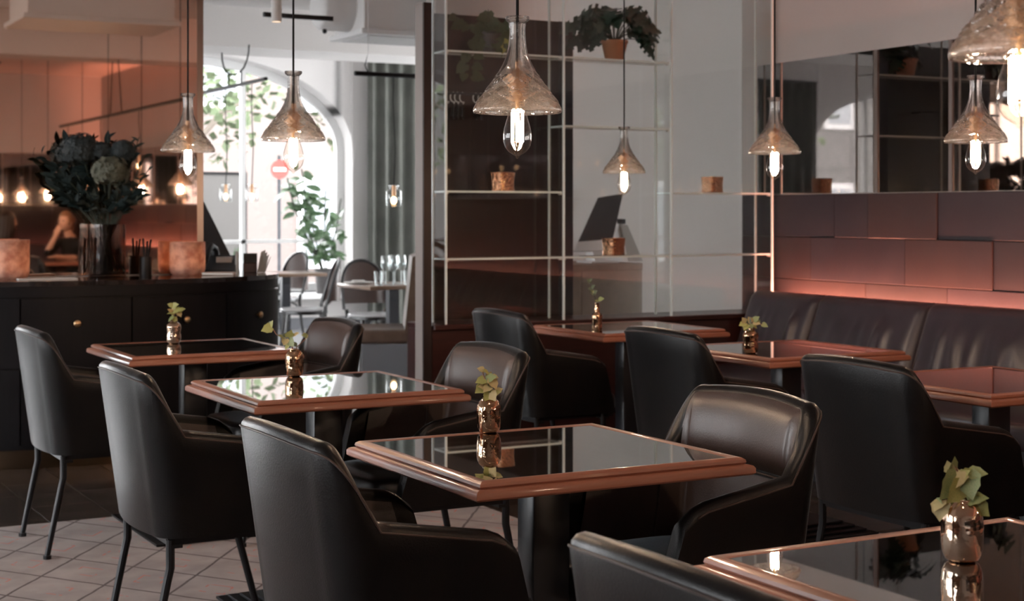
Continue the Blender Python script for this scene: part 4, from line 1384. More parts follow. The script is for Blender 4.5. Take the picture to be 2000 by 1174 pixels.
# bouquet
BQT = thing('flower_bouquet', 'big dark blue green bouquet with grey green hydrangea heads in the cylinder vase', 'bouquet', vb + UP * .29)
BB = vb + UP * .29
S8 = 8.45 / 3014
def BQ3(px, py, f=0.0):
    f = max(f, 0) + .05      # picture offsets from the vase mouth centre to metres (about 8.45 m away)
    return BB + RIGHT * ((px - 209) * S8) + UP * ((437 - py) * S8) - FWD * f
rng = random.Random(21)
pet = MB().add([(0, 0, 0), (.5, .42, .08), (1, 0, .0), (.5, -.42, .08)], [(0, 1, 2, 3)])
def flower_head(c, R, m, n=130):
    g = MB()
    for k in range(n):
        ph = math.acos(1 - 1.7 * (k + .5) / n); th = k * 2.399963
        nrm = Vector((sin(ph) * cos(th), sin(ph) * sin(th), cos(ph)))
        nrm = (nrm - FWD * .35).normalized()
        tx = nrm.cross(Vector((0.3, .2, 1))).normalized(); ty = nrm.cross(tx)
        pc = nrm * R * rng.uniform(.74, 1.08); pc.z *= .84
        for q in range(4):
            a = q * pi / 2 + rng.uniform(-.4, .4) + th
            d = (tx * cos(a) + ty * sin(a)); e = (ty * cos(a) - tx * sin(a))
            s_ = R * .26
            g.add([pc, pc + d * s_ * .6 + e * s_ * .45 + nrm * .003, pc + d * s_ + nrm * .001, pc + d * s_ * .6 - e * s_ * .45 + nrm * .003], [(0, 1, 2, 3)])
    g.ball((0, 0, 0), R * .72, 10, 7, (1, 1, .82))
    o = obj('flower_head', g, BQT, m, smooth=0)
    o.location = c - BB
    return o
heads = [(226, 338, .06, .098, 'hydrangea'), (165, 296, .02, .100, 'hydrangea_d'), (245, 300, -.02, .075, 'hydrangea_d'), (140, 305, -.03, .07, 'hydrangea_d'), (205, 300, 0.02, .06, 'hydrangea_d')]
def stem_to(tip, m='stem_dark', r=.003):
    foot = BB + RIGHT * ((tip - BB).dot(RIGHT) * -.25 + rng.uniform(-.02, .02)) - FWD * rng.uniform(-.03, .05) - UP * .26
    mouth = BB + RIGHT * max(-.07, min(.07, (tip - BB).dot(RIGHT) * .22)) - FWD * rng.uniform(-.03, .05)
    mid = mouth.lerp(tip, .5) + UP * .02
    vine(BQT, BB, [foot, mouth, mid, tip], r, m)
    return [foot, mouth, mid, tip]
for px, py, f, R, m in heads:
    c = BQ3(px, py, f); stem_to(c, r=.005); flower_head(c, R, m)
bl_me = [leaf_blade(.26, 1.0, 0, .2, .25, 4).mesh('leaf', m, 0) for m in ('bouquet', 'bouquet', 'bouquet2')]
branches = [(100, 340, .02, 0), (75, 300, .0, 0), (95, 362, .0, 0), (118, 300, .0, 0), (130, 275, 0, 0), (215, 268, 0, 0), (262, 278, .0, 2), (275, 272, -.02, 2), (288, 305, .0, 2), (296, 330, 0, 2), (272, 372, .05, 0), (282, 385, .05, 0), (150, 392, .06, 0), (135, 370, .03, 0), (190, 380, .08, 2), (178, 400, .08, 2), (205, 405, .1, 2), (240, 395, .08, 0), (255, 345, .0, 0), (115, 325, .03, 0), (160, 340, .06, 0), (175, 320, .06, 0), (190, 345, .05, 0), (150, 360, .06, 0), (262, 310, .03, 0), (278, 395, .06, 2)]
for px, py, f, mi in branches:
    tip = BQ3(px, py, f); pth = stem_to(tip, 'stem_dark', .0025)
    nl = 9
    for q in range(nl):
        fr = .30 + .70 * (q + .5) / nl
        seg = 1 if fr < .55 else 2
        loc_ = pth[1].lerp(pth[2], fr / .55) if seg == 1 else pth[2].lerp(pth[3], (fr - .55) / .45)
        loc_.y = min(loc_.y, 8.40)
        ax = (pth[3] - pth[2]).normalized()
        d = ax * rng.uniform(.2, .9) + RIGHT * rng.uniform(-1, 1) + UP * rng.uniform(-.3, .5) - FWD * rng.uniform(-.3, .5)
        sz = rng.uniform(.055, .085) if mi == 0 else rng.uniform(.035, .06)
        leaf_obj(BQT, BB, loc_, d, -FWD * .7 + UP * .6 + RIGHT * rng.uniform(-.5, .5), sz, bl_me[mi])

pb = on_counter(284, 8.39)
t = thing('pen_holder', 'slim black holder with two black pens on the counter between vase and candle cup', 'pen holder', pb)
obj('cup', MB().lathe([(.0004, 0), (.033, 0), (.034, .004), (.034, .105), (.030, .105), (.030, .008), (.0004, .008)], 24), t, 'black_plastic')
for a, h_ in ((.016, .2), (-.01, .205), (.004, .19)):
    obj('pen', MB().tube([(a * .3, a, .012), (a * 1.6 + .004, -a * .3, h_)], .006, 8), t, 'black_plastic')
for k, (px, yy, w) in enumerate([(92, 8.22, .21)]):
    q = on_counter(px, yy)
    t = thing('menu_folder', 'thin pale menu folder lying on the counter left of the big vase', 'menu', q, radians(-4))
    obj('cover', MB().rbox(-.15, .15, -.055, .055, 0, .006, .002, 1), t, 'paper')
# right end of the counter
q = on_counter(424, 8.84)
t = thing('order_terminal', 'black slanted order terminal standing on the right end of the counter', 'terminal', q)
obj('screen', MB().add([(-.16, .0, .06), (.10, -.06, .02), (-.06, .06, .41), (-.19, .09, .41), (-.16, .03, .06), (.10, -.03, .02), (-.06, .09, .41), (-.19, .12, .41)], [(0, 1, 2, 3), (7, 6, 5, 4), (0, 4, 5, 1), (1, 5, 6, 2), (2, 6, 7, 3), (3, 7, 4, 0)]), t, 'screen', smooth=0)
obj('stand', MB().rbox(-.13, .0, .0, .13, 0, .07, .012, 2), t, 'black_plastic')
q = on_counter(432, 8.60)
t = thing('desk_telephone', 'black desk telephone with a curved handset on the counter end', 'telephone', q, radians(-30))
obj('body', MB().add([(-.09, -.09, 0), (.09, -.09, 0), (.09, .09, 0), (-.09, .09, 0), (-.08, -.08, .02), (.08, -.08, .02), (.08, .08, .10), (-.08, .08, .10)], [(3, 2, 1, 0), (4, 5, 6, 7), (0, 1, 5, 4), (1, 2, 6, 5), (2, 3, 7, 6), (3, 0, 4, 7)]), t, 'black_plastic')
hs = obj('handset', MB().tube([(-.085, -.05, .075), (-.075, -.02, .125), (-.062, .04, .155), (-.055, .09, .135), (-.055, .11, .10)], [.022, .02, .016, .02, .024], 10), t, 'black_plastic')
obj('cord', MB().tube([(-.085, -.05, .06), (-.11, -.10, .01), (-.02, -.13, .008), (.06, -.11, .008)], .005, 6), t, 'black_plastic')
obj('screen', MB().box(-.03, .06, -.0, .05, .055, .092), t, 'silver')
q = on_counter(487, 8.62)
t = thing('card_box', 'dark brown box of cards on the counter end beside the telephone', 'box', q, radians(-20))
obj('box', MB().rbox(-.035, .045, -.04, .04, 0, .055, .003, 1), t, 'brown_card')
obj('back_card', MB().box(-.035, .045, .036, .04, .055, .11), t, 'black_plastic')
q = on_counter(463, 8.55)
t = thing('glass_tube', 'thin clear glass tube standing on the counter by the brown box', 'tube', q)
obj('tube', MB().lathe([(.0004, 0), (.011, 0), (.011, .125), (.009, .125), (.009, .006), (.0004, .006)], 16), t, 'glass_edge')
q = on_counter(428, 8.30)
t = thing('guest_book', 'beige leather book lying on the counter by the mirror edge', 'book', q, radians(-28))
obj('cover', MB().rbox(-.09, .09, -.045, .045, 0, .018, .006, 2), t, 'beige')
obj('pages', MB().box(-.086, .084, -.047, .041, .004, .0145), t, 'paper')
q = on_counter(512, 8.52)
t = thing('paper_stack', 'fan of white papers standing at the end of the counter', 'papers', q)
for k in range(4):
    quad_slab(t, 'sheet', [(-.03 + .012 * k, 0, .001), (.03, .06 - .01 * k, .001), (.045 + .008 * k, .07 - .01 * k, .13 - .012 * k), (-.005 + .018 * k, .005, .12 - .012 * k)], (-.4, 1, 0), .0012, 'paper')

# ------------------------------------------------------------------ far dining room
def bentwood(loc, rz, label, seat_m='bent_seat', frame_m='bent', back_m='bent_back'):
    """round backed cafe chair, facing local +x"""
    t = thing('bentwood_chair', label, 'chair', loc, rz, 'round backed cafe chairs in the far room')
    s = MB()
    def ring(r, z): return [(.0 + r * 1.02 * cos(2 * pi * j / 28), r * sin(2 * pi * j / 28), z) for j in range(28)]
    rows = [ring(.185, .452), ring(.20, .455), ring(.203, .465), ring(.195, .474), ring(.1, .470), ring(.001, .468)]
    s.grid(rows, wrap=True)
    s.add(rows[0], [list(range(28))[::-1]])
    obj('seat', s, t, seat_m)
    obj('seat_ring', MB().lathe([(.18, .425), (.205, .425), (.208, .44), (.205, .452), (.18, .452), (.18, .425)], 28), t, frame_m)
    for sx, sy in ((1, 1), (1, -1)):
        obj('leg', MB().tube([(.15 * sx, .13 * sy, .43), (.175 * sx, .15 * sy, .2), (.20 * sx, .17 * sy, 0)], [.017, .015, .012], 8), t, frame_m)
        obj('brace', MB().tube([(.13, .04 * sy, .425), (.15, .10 * sy, .39), (.165, .135 * sy, .30)], .008, 6), t, frame_m)
    for sy in (1, -1):
        obj('leg', MB().tube([(-.17, .165 * sy, .50), (-.165, .155 * sy, .43), (-.19, .16 * sy, .2), (-.235, .17 * sy, 0)], [.016, .017, .015, .012], 8), t, frame_m)
        obj('brace', MB().tube([(-.13, .05 * sy, .425), (-.165, .11 * sy, .39), (-.175, .145 * sy, .30)], .008, 6), t, frame_m)
    def arc(k, n=18, w=.185, z0=.50, z1=.90):
        a = pi * k / n
        y = w * cos(a) * (1 + .14 * sin(a)); z = z0 + (z1 - z0) * (sin(a) ** .62)
        return (-.17 - .12 * (z - z0) / .4 + .030 * (1 - (y / .2) ** 2) * -1 * .6, y, z)
    obj('back_hoop', MB().tube([arc(k) for k in range(19)], .0135, 8), t, frame_m)
    rows = []
    for i in range(9):
        v = i / 8
        row = []
        for k in range(19):
            p = Vector(arc(k)); q = Vector((p.x, p.y, .50 + .04))
            row.append(q.lerp(p, v) if p.z > .54 else p)
        rows.append(row)
    bk = MB(); bk.grid(rows)
    bk.grid([[(x - .010, y, z) for x, y, z in [tuple(p) for p in r]] for r in rows], flip=True)
    obj('back_panel', bk, t, back_m)
    return t
bentwood((4.78, 12.55, 0), radians(165), 'round backed cafe chair with pale seat, nearer one by the far window', 'bent_seat', 'bent', 'bent_back')
bentwood((5.18, 14.35, 0), radians(200), 'round backed cafe chair behind the small table by the far window')
bentwood((5.02, 11.62, 0), radians(-95), 'dark brown round backed chair behind the laid table in the far room', 'bent_seat', 'bent', 'bent_back')
bentwood((6.25, 13.0, 0), radians(170), 'white cafe chair half hidden behind the wood post', 'white_paint', 'white_paint', 'white_paint')

def far_table(loc, w, d, label):
    t = thing('cafe_table', label, 'table', loc)
    obj('table_top', MB().rbox(-w, w, -d, d, .712, .742, .006, 2), t, 'tabletop_wood')
    obj('column', MB().box(-.04, .04, -.035, .035, .03, .712), t, 'steel')
    obj('base', MB().rbox(-.2, .2, -.2, .2, 0, .03, .008, 1), t, 'black_metal')
    return t
far_table((4.93, 11.02, 0), .33, .33, 'laid oak table with glasses in the far room left of the post')
far_table((4.98, 13.55, 0), .30, .30, 'small oak table near the far arched window')
def wine_glass(loc, label):
    t = thing('wine_glass', label, 'wine glass', loc, 0, 'wine glasses on the far laid table')
    obj('bowl', MB().lathe([(.0045, .098), (.018, .104), (.032, .122), (.038, .148), (.036, .180), (.029, .222), (.0275, .222), (.0345, .180), (.0365, .148), (.0305, .124), (.016, .108), (.0004, .106)], 20), t, 'wine_glass')
    obj('stem', MB().tube([(0, 0, .004), (0, 0, .05), (0, 0, .10)], [.006, .0035, .0045], 8), t, 'glass_edge')
    obj('foot', MB().lathe([(.0004, 0), (.034, 0), (.034, .002), (.006, .005), (.0004, .006)], 20), t, 'glass_edge')
def on_far(px, Yv, z=.742):
    x, y, _ = on_Y(px, 500, Yv)
    return (x, y, z)
for px, yy, lab in [(753, 10.95, 'leftmost wine glass in the cluster on the far laid table'), (768, 10.82, 'middle front wine glass on the far laid table'), (771, 11.12, 'wine glass standing behind the middle of the cluster on the far laid table'), (784, 10.98, 'rightmost wine glass in the cluster on the far laid table')]:
    wine_glass(on_far(px, yy), lab)
for px, yy, lab in [(740, 10.76, 'water tumbler left of the wine glasses on the far laid table'), (797, 10.80, 'water tumbler right of the wine glasses on the far laid table')]:
    t = thing('tumbler', lab, 'tumbler', on_far(px, yy), 0, 'tumblers on the far laid table')
    obj('wall', MB().lathe([(.0004, 0), (.030, 0), (.038, .11), (.0362, .11), (.0285, .012), (.0004, .012)], 20), t, 'wine_glass')
    obj('base', MB().cyl((0, 0), .028, .001, .011, 16), t, 'glass_edge')
t = thing('plate', 'pale plate with a folded napkin on the far laid table', 'plate', on_far(700, 11.10))
obj('dish', MB().lathe([(.0004, 0), (.07, 0), (.115, .014), (.113, .017), (.068, .006), (.0004, .006)], 28), t, 'paper')
obj('napkin', MB().rbox(-.05, .05, -.03, .03, .007, .03, .01, 2), t, 'paper')

# booth bench seen end on
BL = on_Y(790, 650, 9.95)
t = thing('booth_bench', 'brown leather booth bench seen end on before the post in the far room', 'bench', (BL[0], 9.95, 0), radians(-22.8))
obj('base', MB().box(-.30, .12, .0, .62, .0, .37), t, 'booth_base')
obj('seat', MB().rbox(-.34, .03, -.01, .62, .37, .47, .03, 3), t, 'booth')
g = MB(); rows = []
for yy in (-.01, .62):
    rows.append([(.0, yy, .44), (.055, yy, .98), (.095, yy, 1.0), (.125, yy, .97), (.10, yy, .44)])
g.grid(rows, wrap=True); g.add(rows[0], [(0, 1, 2, 3, 4)]); g.add(rows[1], [(4, 3, 2, 1, 0)])
obj('backrest', g, t, 'booth')
obj('end_panel', MB().box(.11, .30, .0, .62, 0, .93), t, 'booth_base')

# curtain
def curtain(x0, x1, y, z0, z1, label, amp=.05, wl=.17):
    g = MB(); n = int((x1 - x0) / .022); rows = []
    for z in np.linspace(z0, z1, 5):
        rows.append([(x0 + (x1 - x0) * i / n, y + amp * sin(2 * pi * (x0 + (x1 - x0) * i / n) / wl + .6 * sin(i * .13)) * (1 - .25 * (z - z0) / (z1 - z0)), z) for i in range(n + 1)])
    g.grid(rows)
    t = thing('curtain', label, 'curtain', (0, 0, 0))
    obj('drape', g, t, 'curtain', smooth=60)
    obj('curtain_rail', MB().box(x0, x1, y - .02, y + .02, z1, z1 + .03), t, 'steel')
    return t
curtain(6.88, 9.6, 16.05, .02, 3.02, 'heavy grey green curtain hanging right of the far arched window')
curtain(-2.2, -1.2, 16.05, .02, 3.0, 'heavy dark curtain between the far windows, seen only in the bronze mirror')

# jar pendants and their rods
jar_me = MB().lathe([(.020, .094), (.034, .092), (.034, .082), (.026, .078), (.028, .066), (.050, .056), (.054, .046), (.054, -.044), (.048, -.056), (.0004, -.057)], 24).mesh('jar', 'wine_glass')
jb_me = MB().ball((0, 0, -.012), .020, 12, 8, (1, 1, 1.3)).mesh('bulb', 'filament')
js_me = MB().cyl((0, 0), .014, .020, .090, 12).mesh('socket', 'socket')
M['warm_bulb'] = emission('warm bulb', (1.0, .62, .32), 14)
jb_me.materials[0] = M['warm_bulb']
def jar_lamp(loc, ztop, label):
    t = thing('jar_lamp', label, 'lamp', loc, 0, 'glass jar pendant lamps in the far room')
    obj('jar', jar_me, t); obj('socket', js_me, t); obj('bulb', jb_me, t)
    obj('cord', MB().tube([(0, 0, .09), (.012, 0, (ztop - loc[2]) * .4), (-.004, 0, (ztop - loc[2]) * .8), (0, 0, ztop - loc[2])], .004, 6), t, 'cord')
x, y, z = on_Y(769, 388, 9.79)
jar_lamp((x, y, z), 2.24, 'glass jar pendant lamp glowing before the curtain left of the wood post')
t = thing('lamp_rod', 'short black horizontal rod hung before the grey green curtain', 'rod', (4.10, 9.79, 2.25))
obj('bar', MB().tube([(0, 0, 0), (1.3, 0, 0)], .017, 10), t, 'black_metal')
obj('loop', MB().tube([(.10, 0, .0), (.075, 0, .06), (.10, 0, .15), (.125, 0, .06), (.10, 0, 0)], .004, 6), t, 'cord')
obj('hanger', MB().tube([(.10, 0, .15), (.10, 0, ZC - 2.25)], .003, 6), t, 'silver')
XR = 4.2
t = thing('lamp_rod', 'black horizontal rod with two jar lamps before the arched window', 'rod', (XR, 11.87, 2.375))
obj('bar', MB().tube([(0, 0, 0), (0, 2.4, 0)], .016, 10), t, 'black_metal')
obj('loop', MB().tube([(0, .42, .315), (0, .43, .25), (0, .47, .19), (0, .55, .135), (0, .66, .105), (0, .78, .095), (0, .90, .105), (0, 1.01, .135), (0, 1.09, .19), (0, 1.13, .25), (0, 1.14, .315)], .007, 6), t, 'cord')
obj('hanger', MB().tube([(0, .62, .0), (0, .62, .12)], .007, 6), t, 'cord')
obj('hanger', MB().tube([(0, .95, .0), (0, .95, .12)], .007, 6), t, 'cord')
for px, lab in [(441, 'glass jar pendant lamp left of two before the arched window'), (492, 'glass jar pendant lamp right of two before the arched window')]:
    u = (px - 1000) / 3014
    yy = XR * (cos(CA) - u * sin(CA)) / (sin(CA) + u * cos(CA)); fw = sin(CA) * XR + cos(CA) * yy
    jar_lamp((XR, yy, EYE + (414.4 - 381) * fw / 3014), 2.375, lab)
# rod with jar lamps behind the camera, in the copper mirror
t = thing('lamp_rod', 'long black rod with hanging lamps behind the camera, seen in the copper mirror', 'rod', (3.9, -1.0, 2.28))
obj('bar', MB().tube([(0, 0, 0), (0, 5.0, 0)], .018, 10), t, 'black_metal')
obj('hanger', MB().tube([(0, 2.3, 0), (.0, 2.4, .62), (0, 2.5, ZC - 2.28)], .006, 6), t, 'cord')
obj('hanger', MB().tube([(0, 2.75, 0), (.0, 2.6, .62), (0, 2.5, ZC - 2.28)], .006, 6), t, 'cord')
for k in range(3):
    jar_lamp((3.9, -.6 + 1.5 * k, 1.75), 2.28, ['glass jar pendant lamp on the mirrored rod, farthest end', 'glass jar pendant lamp in the middle of the mirrored rod', 'glass jar pendant lamp on the mirrored rod, nearest the mirror'][k])

# ceiling works
struct('trim_23', MB().box(2.0, 10, 12.5, 13.2, 2.69, ZC), 'ceil')
struct('trim_24', MB().box(4.0, 4.9, 13.2, 16.3, 2.95, ZC), 'ceil')
t = thing('air_unit', 'big white boxed air unit hanging from the ceiling in the far room', 'air unit', (4.26, 10.0, 2.56))
obj('housing', MB().box(0, 1.9, 0, .56, .03, ZC - 2.56), t, 'duct')
obj('grille_frame', MB().rbox(-.03, 1.93, -.03, .59, -.01, .03, .006, 1), t, 'white_paint')
obj('grille', MB().box(.05, 1.85, .04, .52, -.016, -.008), t, 'silver')
t = thing('air_duct', 'fat round white duct running into the boxed air unit', 'duct', (4.05, 10.3, 2.76))
obj('pipe', MB().tube([(-.03, .0, .0), (.0, .0, 0), (.21, 0, 0)], [.13, .165, .165], 28), t, 'duct', smooth=50)
obj('hook', MB().ball((.02, -.03, -.175), .018, 10, 6), t, 'black_plastic')
t = thing('air_duct', 'long white pipe along the ceiling at the top left of the far room', 'duct', (2.0, 11.0, 2.95))
obj('pipe', MB().tube([(0, 0, 0), (8, 0, 0)], .125, 24), t, 'duct', smooth=50)
t = thing('air_duct', 'white ceiling pipe over the tables, seen in the copper mirror', 'duct', (-4.0, 4.2, 3.03))
obj('pipe', MB().tube([(0, 0, 0), (9.4, 0, 0)], .09, 24), t, 'duct', smooth=50)
t = thing('air_unit', 'white boxed air unit over the tables, seen in the copper mirror', 'air unit', (2.3, 4.6, 2.74))
obj('housing', MB().box(0, 1.1, 0, .7, .03, ZC - 2.74), t, 'duct')
obj('grille_frame', MB().rbox(-.04, 1.14, -.04, .74, -.01, .03, .006, 1), t, 'white_paint')
struct('trim_25', MB().box(-5.9, XW, 1.2, 1.7, 2.82, ZC), 'ceil')
sx, sy, sz = on_Y(540, 43, 8.70)
t = thing('spot_lamp', 'white cylinder spot lamp hanging at the top left before the window', 'lamp', (sx, sy, sz))
obj('body', MB().lathe([(.026, .004), (.030, 0), (.030, .20), (.0004, .20)], 24), t, 'duct')
obj('lens', MB().cyl((0, 0), .026, .003, .006, 20), t, 'downlight')
obj('stem', MB().tube([(0, 0, .20), (0, 0, ZC - sz)], .006, 8), t, 'duct')
t = thing('track_bar', 'black ceiling track bar between the spot lamp and the air unit', 'track', (3.15, 8.95, 2.50))
obj('bar', MB().box(.0, .45, -.012, .012, -.014, .014), t, 'black_metal')
obj('hanger', MB().tube([(.1, 0, .014), (.1, 0, ZC - 2.50)], .004, 6), t, 'cord')
for k, (x, y) in enumerate([(1.6, 2.2), (2.6, 0.2), (3.2, 6.6), (0.6, 0.8)]):
    t = thing('downlight', ['round ceiling downlight over the near tables, seen in the mirror', 'round ceiling downlight behind the camera, seen in the mirror', 'round ceiling downlight near the glass shelf', 'round ceiling downlight above the camera'][k], 'lamp', (x, y, ZC))
    obj('ring', MB().lathe([(.05, 0), (.065, 0), (.065, -.012), (.05, -.012), (.05, 0)], 24), t, 'white_paint')
    obj('lens', MB().cyl((0, 0), .05, -.008, -.002, 24), t, 'downlight')

# rubber fig on the window sill
PB = Vector((6.33, 15.98, SILL))
t = thing('potted_fig', 'tall leafy rubber fig in a grey pot on the arched window sill', 'plant', PB)
obj('pot', pot_mesh(.085, .105, .27), t, 'dark_pot')
obj('soil', MB().cyl((0, 0), .095, .20, .24, 20), t, 'soil')
fig_me = leaf_blade(.26, 1.0, 0, .15, .2, 6).mesh('leaf', 'fig', 30)
rng = random.Random(3)
trunks = []
for k in range(6):
    dx = rng.uniform(-.42, .30); top = rng.uniform(.75, 1.38)
    pth = [PB + UP * .2, PB + RIGHT * dx * .35 + UP * top * .4, PB + RIGHT * dx * .8 + FWD * rng.uniform(-.1, .06) + UP * top * .75, PB + RIGHT * dx + UP * top]
    vine(t, PB, pth, .008, 'stem_dark'); trunks.append(pth)
for k in range(110):
    pth = trunks[k % 6]; f = rng.uniform(.25, 1.0) * 3; seg = min(2, int(f)); pos = pth[seg].lerp(pth[seg + 1], f - seg)
    d = RIGHT * rng.uniform(-1, 1) + UP * rng.uniform(-.6, .6) - FWD * rng.uniform(-.6, .8)
    pos = pos + RIGHT * rng.uniform(-.08, .08)
    leaf_obj(t, PB, pos, d, -FWD * .7 + UP * .7 + RIGHT * rng.uniform(-.6, .6), rng.uniform(.12, .20), fig_me)
PB = Vector((5.25, 16.0, SILL))
t = thing('potted_sansevieria', 'small upright spiky plant on the window sill left of the rubber fig', 'plant', PB)
obj('pot', pot_mesh(.06, .08, .15), t, 'white_paint')
sp_me = leaf_blade(.08, 1.0, 0, .2, .05, 5).mesh('leaf', 'fig', 30)
for k in range(9):
    a = k * 2.4
    leaf_obj(t, PB, PB + UP * .12, UP + RIGHT * .25 * cos(a) + FWD * .25 * sin(a), FWD * cos(a) - RIGHT * sin(a) + UP * .1, rng.uniform(.3, .48), sp_me)

# ------------------------------------------------------------------ two women, seen in the copper mirror
def skin_body(chains, name):
    """chains: list of [(pos, radius), ...]; joints that coincide are welded"""
    verts, rad, edges, idx = [], [], [], {}
    def vid(p, r):
        k = tuple(round(c, 4) for c in p)
        if k not in idx:
            idx[k] = len(verts); verts.append(p); rad.append(r)
        return idx[k]
    for ch in chains:
        ids = [vid(p, r) for p, r in ch]
        edges += list(zip(ids[:-1], ids[1:]))
    me = bpy.data.meshes.new(name); me.from_pydata(verts, edges, [])
    o = bpy.data.objects.new(name, me); COL.objects.link(o)
    md = o.modifiers.new('skin', 'SKIN'); md.use_smooth_shade = True
    for v, r in zip(me.skin_vertices[0].data, rad): v.radius = (r, r)
    me.skin_vertices[0].data[0].use_root = True
    sb = o.modifiers.new('sub', 'SUBSURF'); sb.levels = 2; sb.render_levels = 2
    dg = bpy.context.evaluated_depsgraph_get()
    nm = bpy.data.meshes.new_from_object(o.evaluated_get(dg))
    bpy.data.objects.remove(o)
    return nm

def woman(loc, rz, label, hair_m, long_hair, hand_to_face):
    """seated, facing local +x, leaning forward on the table"""
    t = thing('person', label, 'person', loc, rz)
    ch = []
    pel = (0.0, 0, .55); w1 = (.04, 0, .68); chest = (.12, 0, .86); nb = (.17, 0, .99); nk = (.20, 0, 1.05); hb = (.225, 0, 1.10)
    ch.append([(pel, .145), (w1, .115), (chest, .125), (nb, .075), (nk, .048), (hb, .048)])
    for s in (1, -1):
        sh_ = (.13, .165 * s, .955); 
        if hand_to_face and s == 1:
            el = (.36, .19 * s, .80); wr = (.345, .07 * s, 1.015); hd = (.325, .055 * s, 1.075)
        else:
            el = (.27, .23 * s, .76); wr = (.46, .10 * s, .775); hd = (.53, .07 * s, .78)
        ch.append([(chest, .125), (sh_, .062), (el, .044), (wr, .027), (hd, .034)])
        dv = (Vector(hd) - Vector(wr)).normalized()
        sd = dv.cross(Vector((0, 0, 1)) if abs(dv.z) < .8 else Vector((1, 0, 0))).normalized()
        for k in range(4):
            b0 = Vector(hd) + sd * (.018 * (k - 1.5)) + dv * .02
            L = (.062, .072, .068, .052)[k]
            cl = Vector((0, 0, -.012)) if not (hand_to_face and s == 1) else Vector((-.012, 0, 0))
            ch.append([(tuple(hd), .034), (tuple(b0), .0105), (tuple(b0 + dv * L * .5), .0092), (tuple(b0 + dv * L + cl), .0078)])
        tb = Vector(wr).lerp(Vector(hd), .5) + sd * .03 * (1 if s > 0 else -1)
        ch.append([(tuple(hd), .034), (tuple(tb), .011), (tuple(tb + dv * .04 + sd * .012 * s), .009)])
        hip = (.02, .09 * s, .54); kn = (.42, .10 * s, .50); an = (.40, .10 * s, .09); toe = (.53, .11 * s, .035)
        ch.append([(pel, .145), (hip, .098), (kn, .062), (an, .038), (toe, .034)])
    me = skin_body(ch, 'body')
    # head, joined into the same surface set
    hd_ = MB(); rows = []
    hc = Vector((.245, 0, 1.185)); nv, nu = 18, 24
    for i in range(nv + 1):
        a = pi * i / nv; row = []
        for j in range(nu):
            b = 2 * pi * j / nu
            x, y, z = sin(a) * cos(b), sin(a) * sin(b), cos(a)
            px_, py_, pz_ = x * .093, y * .073, z * .115
            if z < 0: py_ *= 1 + .32 * z; px_ *= 1 + .10 * z
            f = max(0, x) ** 4
            px_ += f * (.020 * math.exp(-((z + .12) / .16) ** 2 - (y / .16) ** 2))
            px_ -= f * .010 * math.exp(-((z - .12) / .12) ** 2) * math.exp(-((abs(y) - .35) / .18) ** 2)
            px_ += f * .008 * math.exp(-((z + .50) / .10) ** 2 - (y / .3) ** 2)
            row.append((hc.x + px_, hc.y + py_, hc.z + pz_))
        rows.append(row)
    hd_.grid(rows, wrap=True, flip=True)
    for s in (1, -1): hd_.ball((hc.x - .005, hc.y + .074 * s, hc.z - .008), .026, 8, 6, (.8, .35, 1.2))
    hm = hd_.mesh('head', 'skin', 70)
    bm = bmesh.new(); bm.from_mesh(me); bm.from_mesh(hm)
    nbody = len(me.polygons)
    bm.to_mesh(me); bm.free()
    me.materials.clear()
    for m in ('skin', 'black_knit'): me.materials.append(M[m])
    for k, p in enumerate(me.polygons):
        c = p.center; p.use_smooth = True
        skin_ = k >= nbody or c.z > 1.005
        if k < nbody and not skin_:
            far = c.x > (.335 if hand_to_face else .43) and c.z > .72
            skin_ = far and c.z > (.86 if (hand_to_face and c.y > 0) else .70) and not (c.x < .33)
        p.material_index = 0 if skin_ else 1
    b = obj('body', me, t)
    # hair
    g = MB(); rows = []
    for i in range(13):
        a = pi * .62 * i / 12; row = []
        for j in range(nu):
            bb = 2 * pi * j / nu
            x, y, z = sin(a) * cos(bb), sin(a) * sin(bb), cos(a)
            lim = 1.0
            if x > .35 and z < .55: lim = .86
            row.append((hc.x - .008 + x * .104 * lim, hc.y + y * .083 * lim, hc.z + .010 + z * .122))
        rows.append(row)
    g.grid(rows, wrap=True, flip=True)
    if long_hair:
        for j in range(11):
            a = radians(75 + 21 * j)
            x0, y0 = hc.x - .01 + .085 * cos(a), .076 * sin(a)
            g.tube([(x0, y0, hc.z + .06), (x0 - .012, y0 * 1.12, hc.z - .06), (x0 - .03, y0 * 1.15, hc.z - .18), (x0 - .03, y0 * .95, hc.z - .30)], [.03, .034, .03, .012], 8)
    else:
        g.ball((hc.x - .10, 0, hc.z + .02), .055, 12, 8)
        for j in range(5):
            g.tube([(hc.x - .06, .05 - .025 * j, hc.z + .02), (hc.x - .075, .045 - .022 * j, hc.z - .10)], [.022, .010], 6)
    obj('hair', g, t, hair_m, smooth=60)
    for s in (1, -1):
        obj('eye', MB().ball((hc.x + .082, .030 * s, hc.z + .012), .009, 8, 6), t, 'iris')
    obj('mouth', MB().ball((hc.x + .091, 0, hc.z - .056), .016, 10, 6, (.35, 1, .35)), t, 'lip')
    return t
woman((3.02, -.55, 0), radians(-18), 'dark haired person in black leaning over the table, left of two in the mirror', 'hair_dark', True, False)
woman((4.25, -1.62, 0), radians(140), 'fair haired person in black with a hand raised to the face, in the mirror', 'hair_fair', False, True)

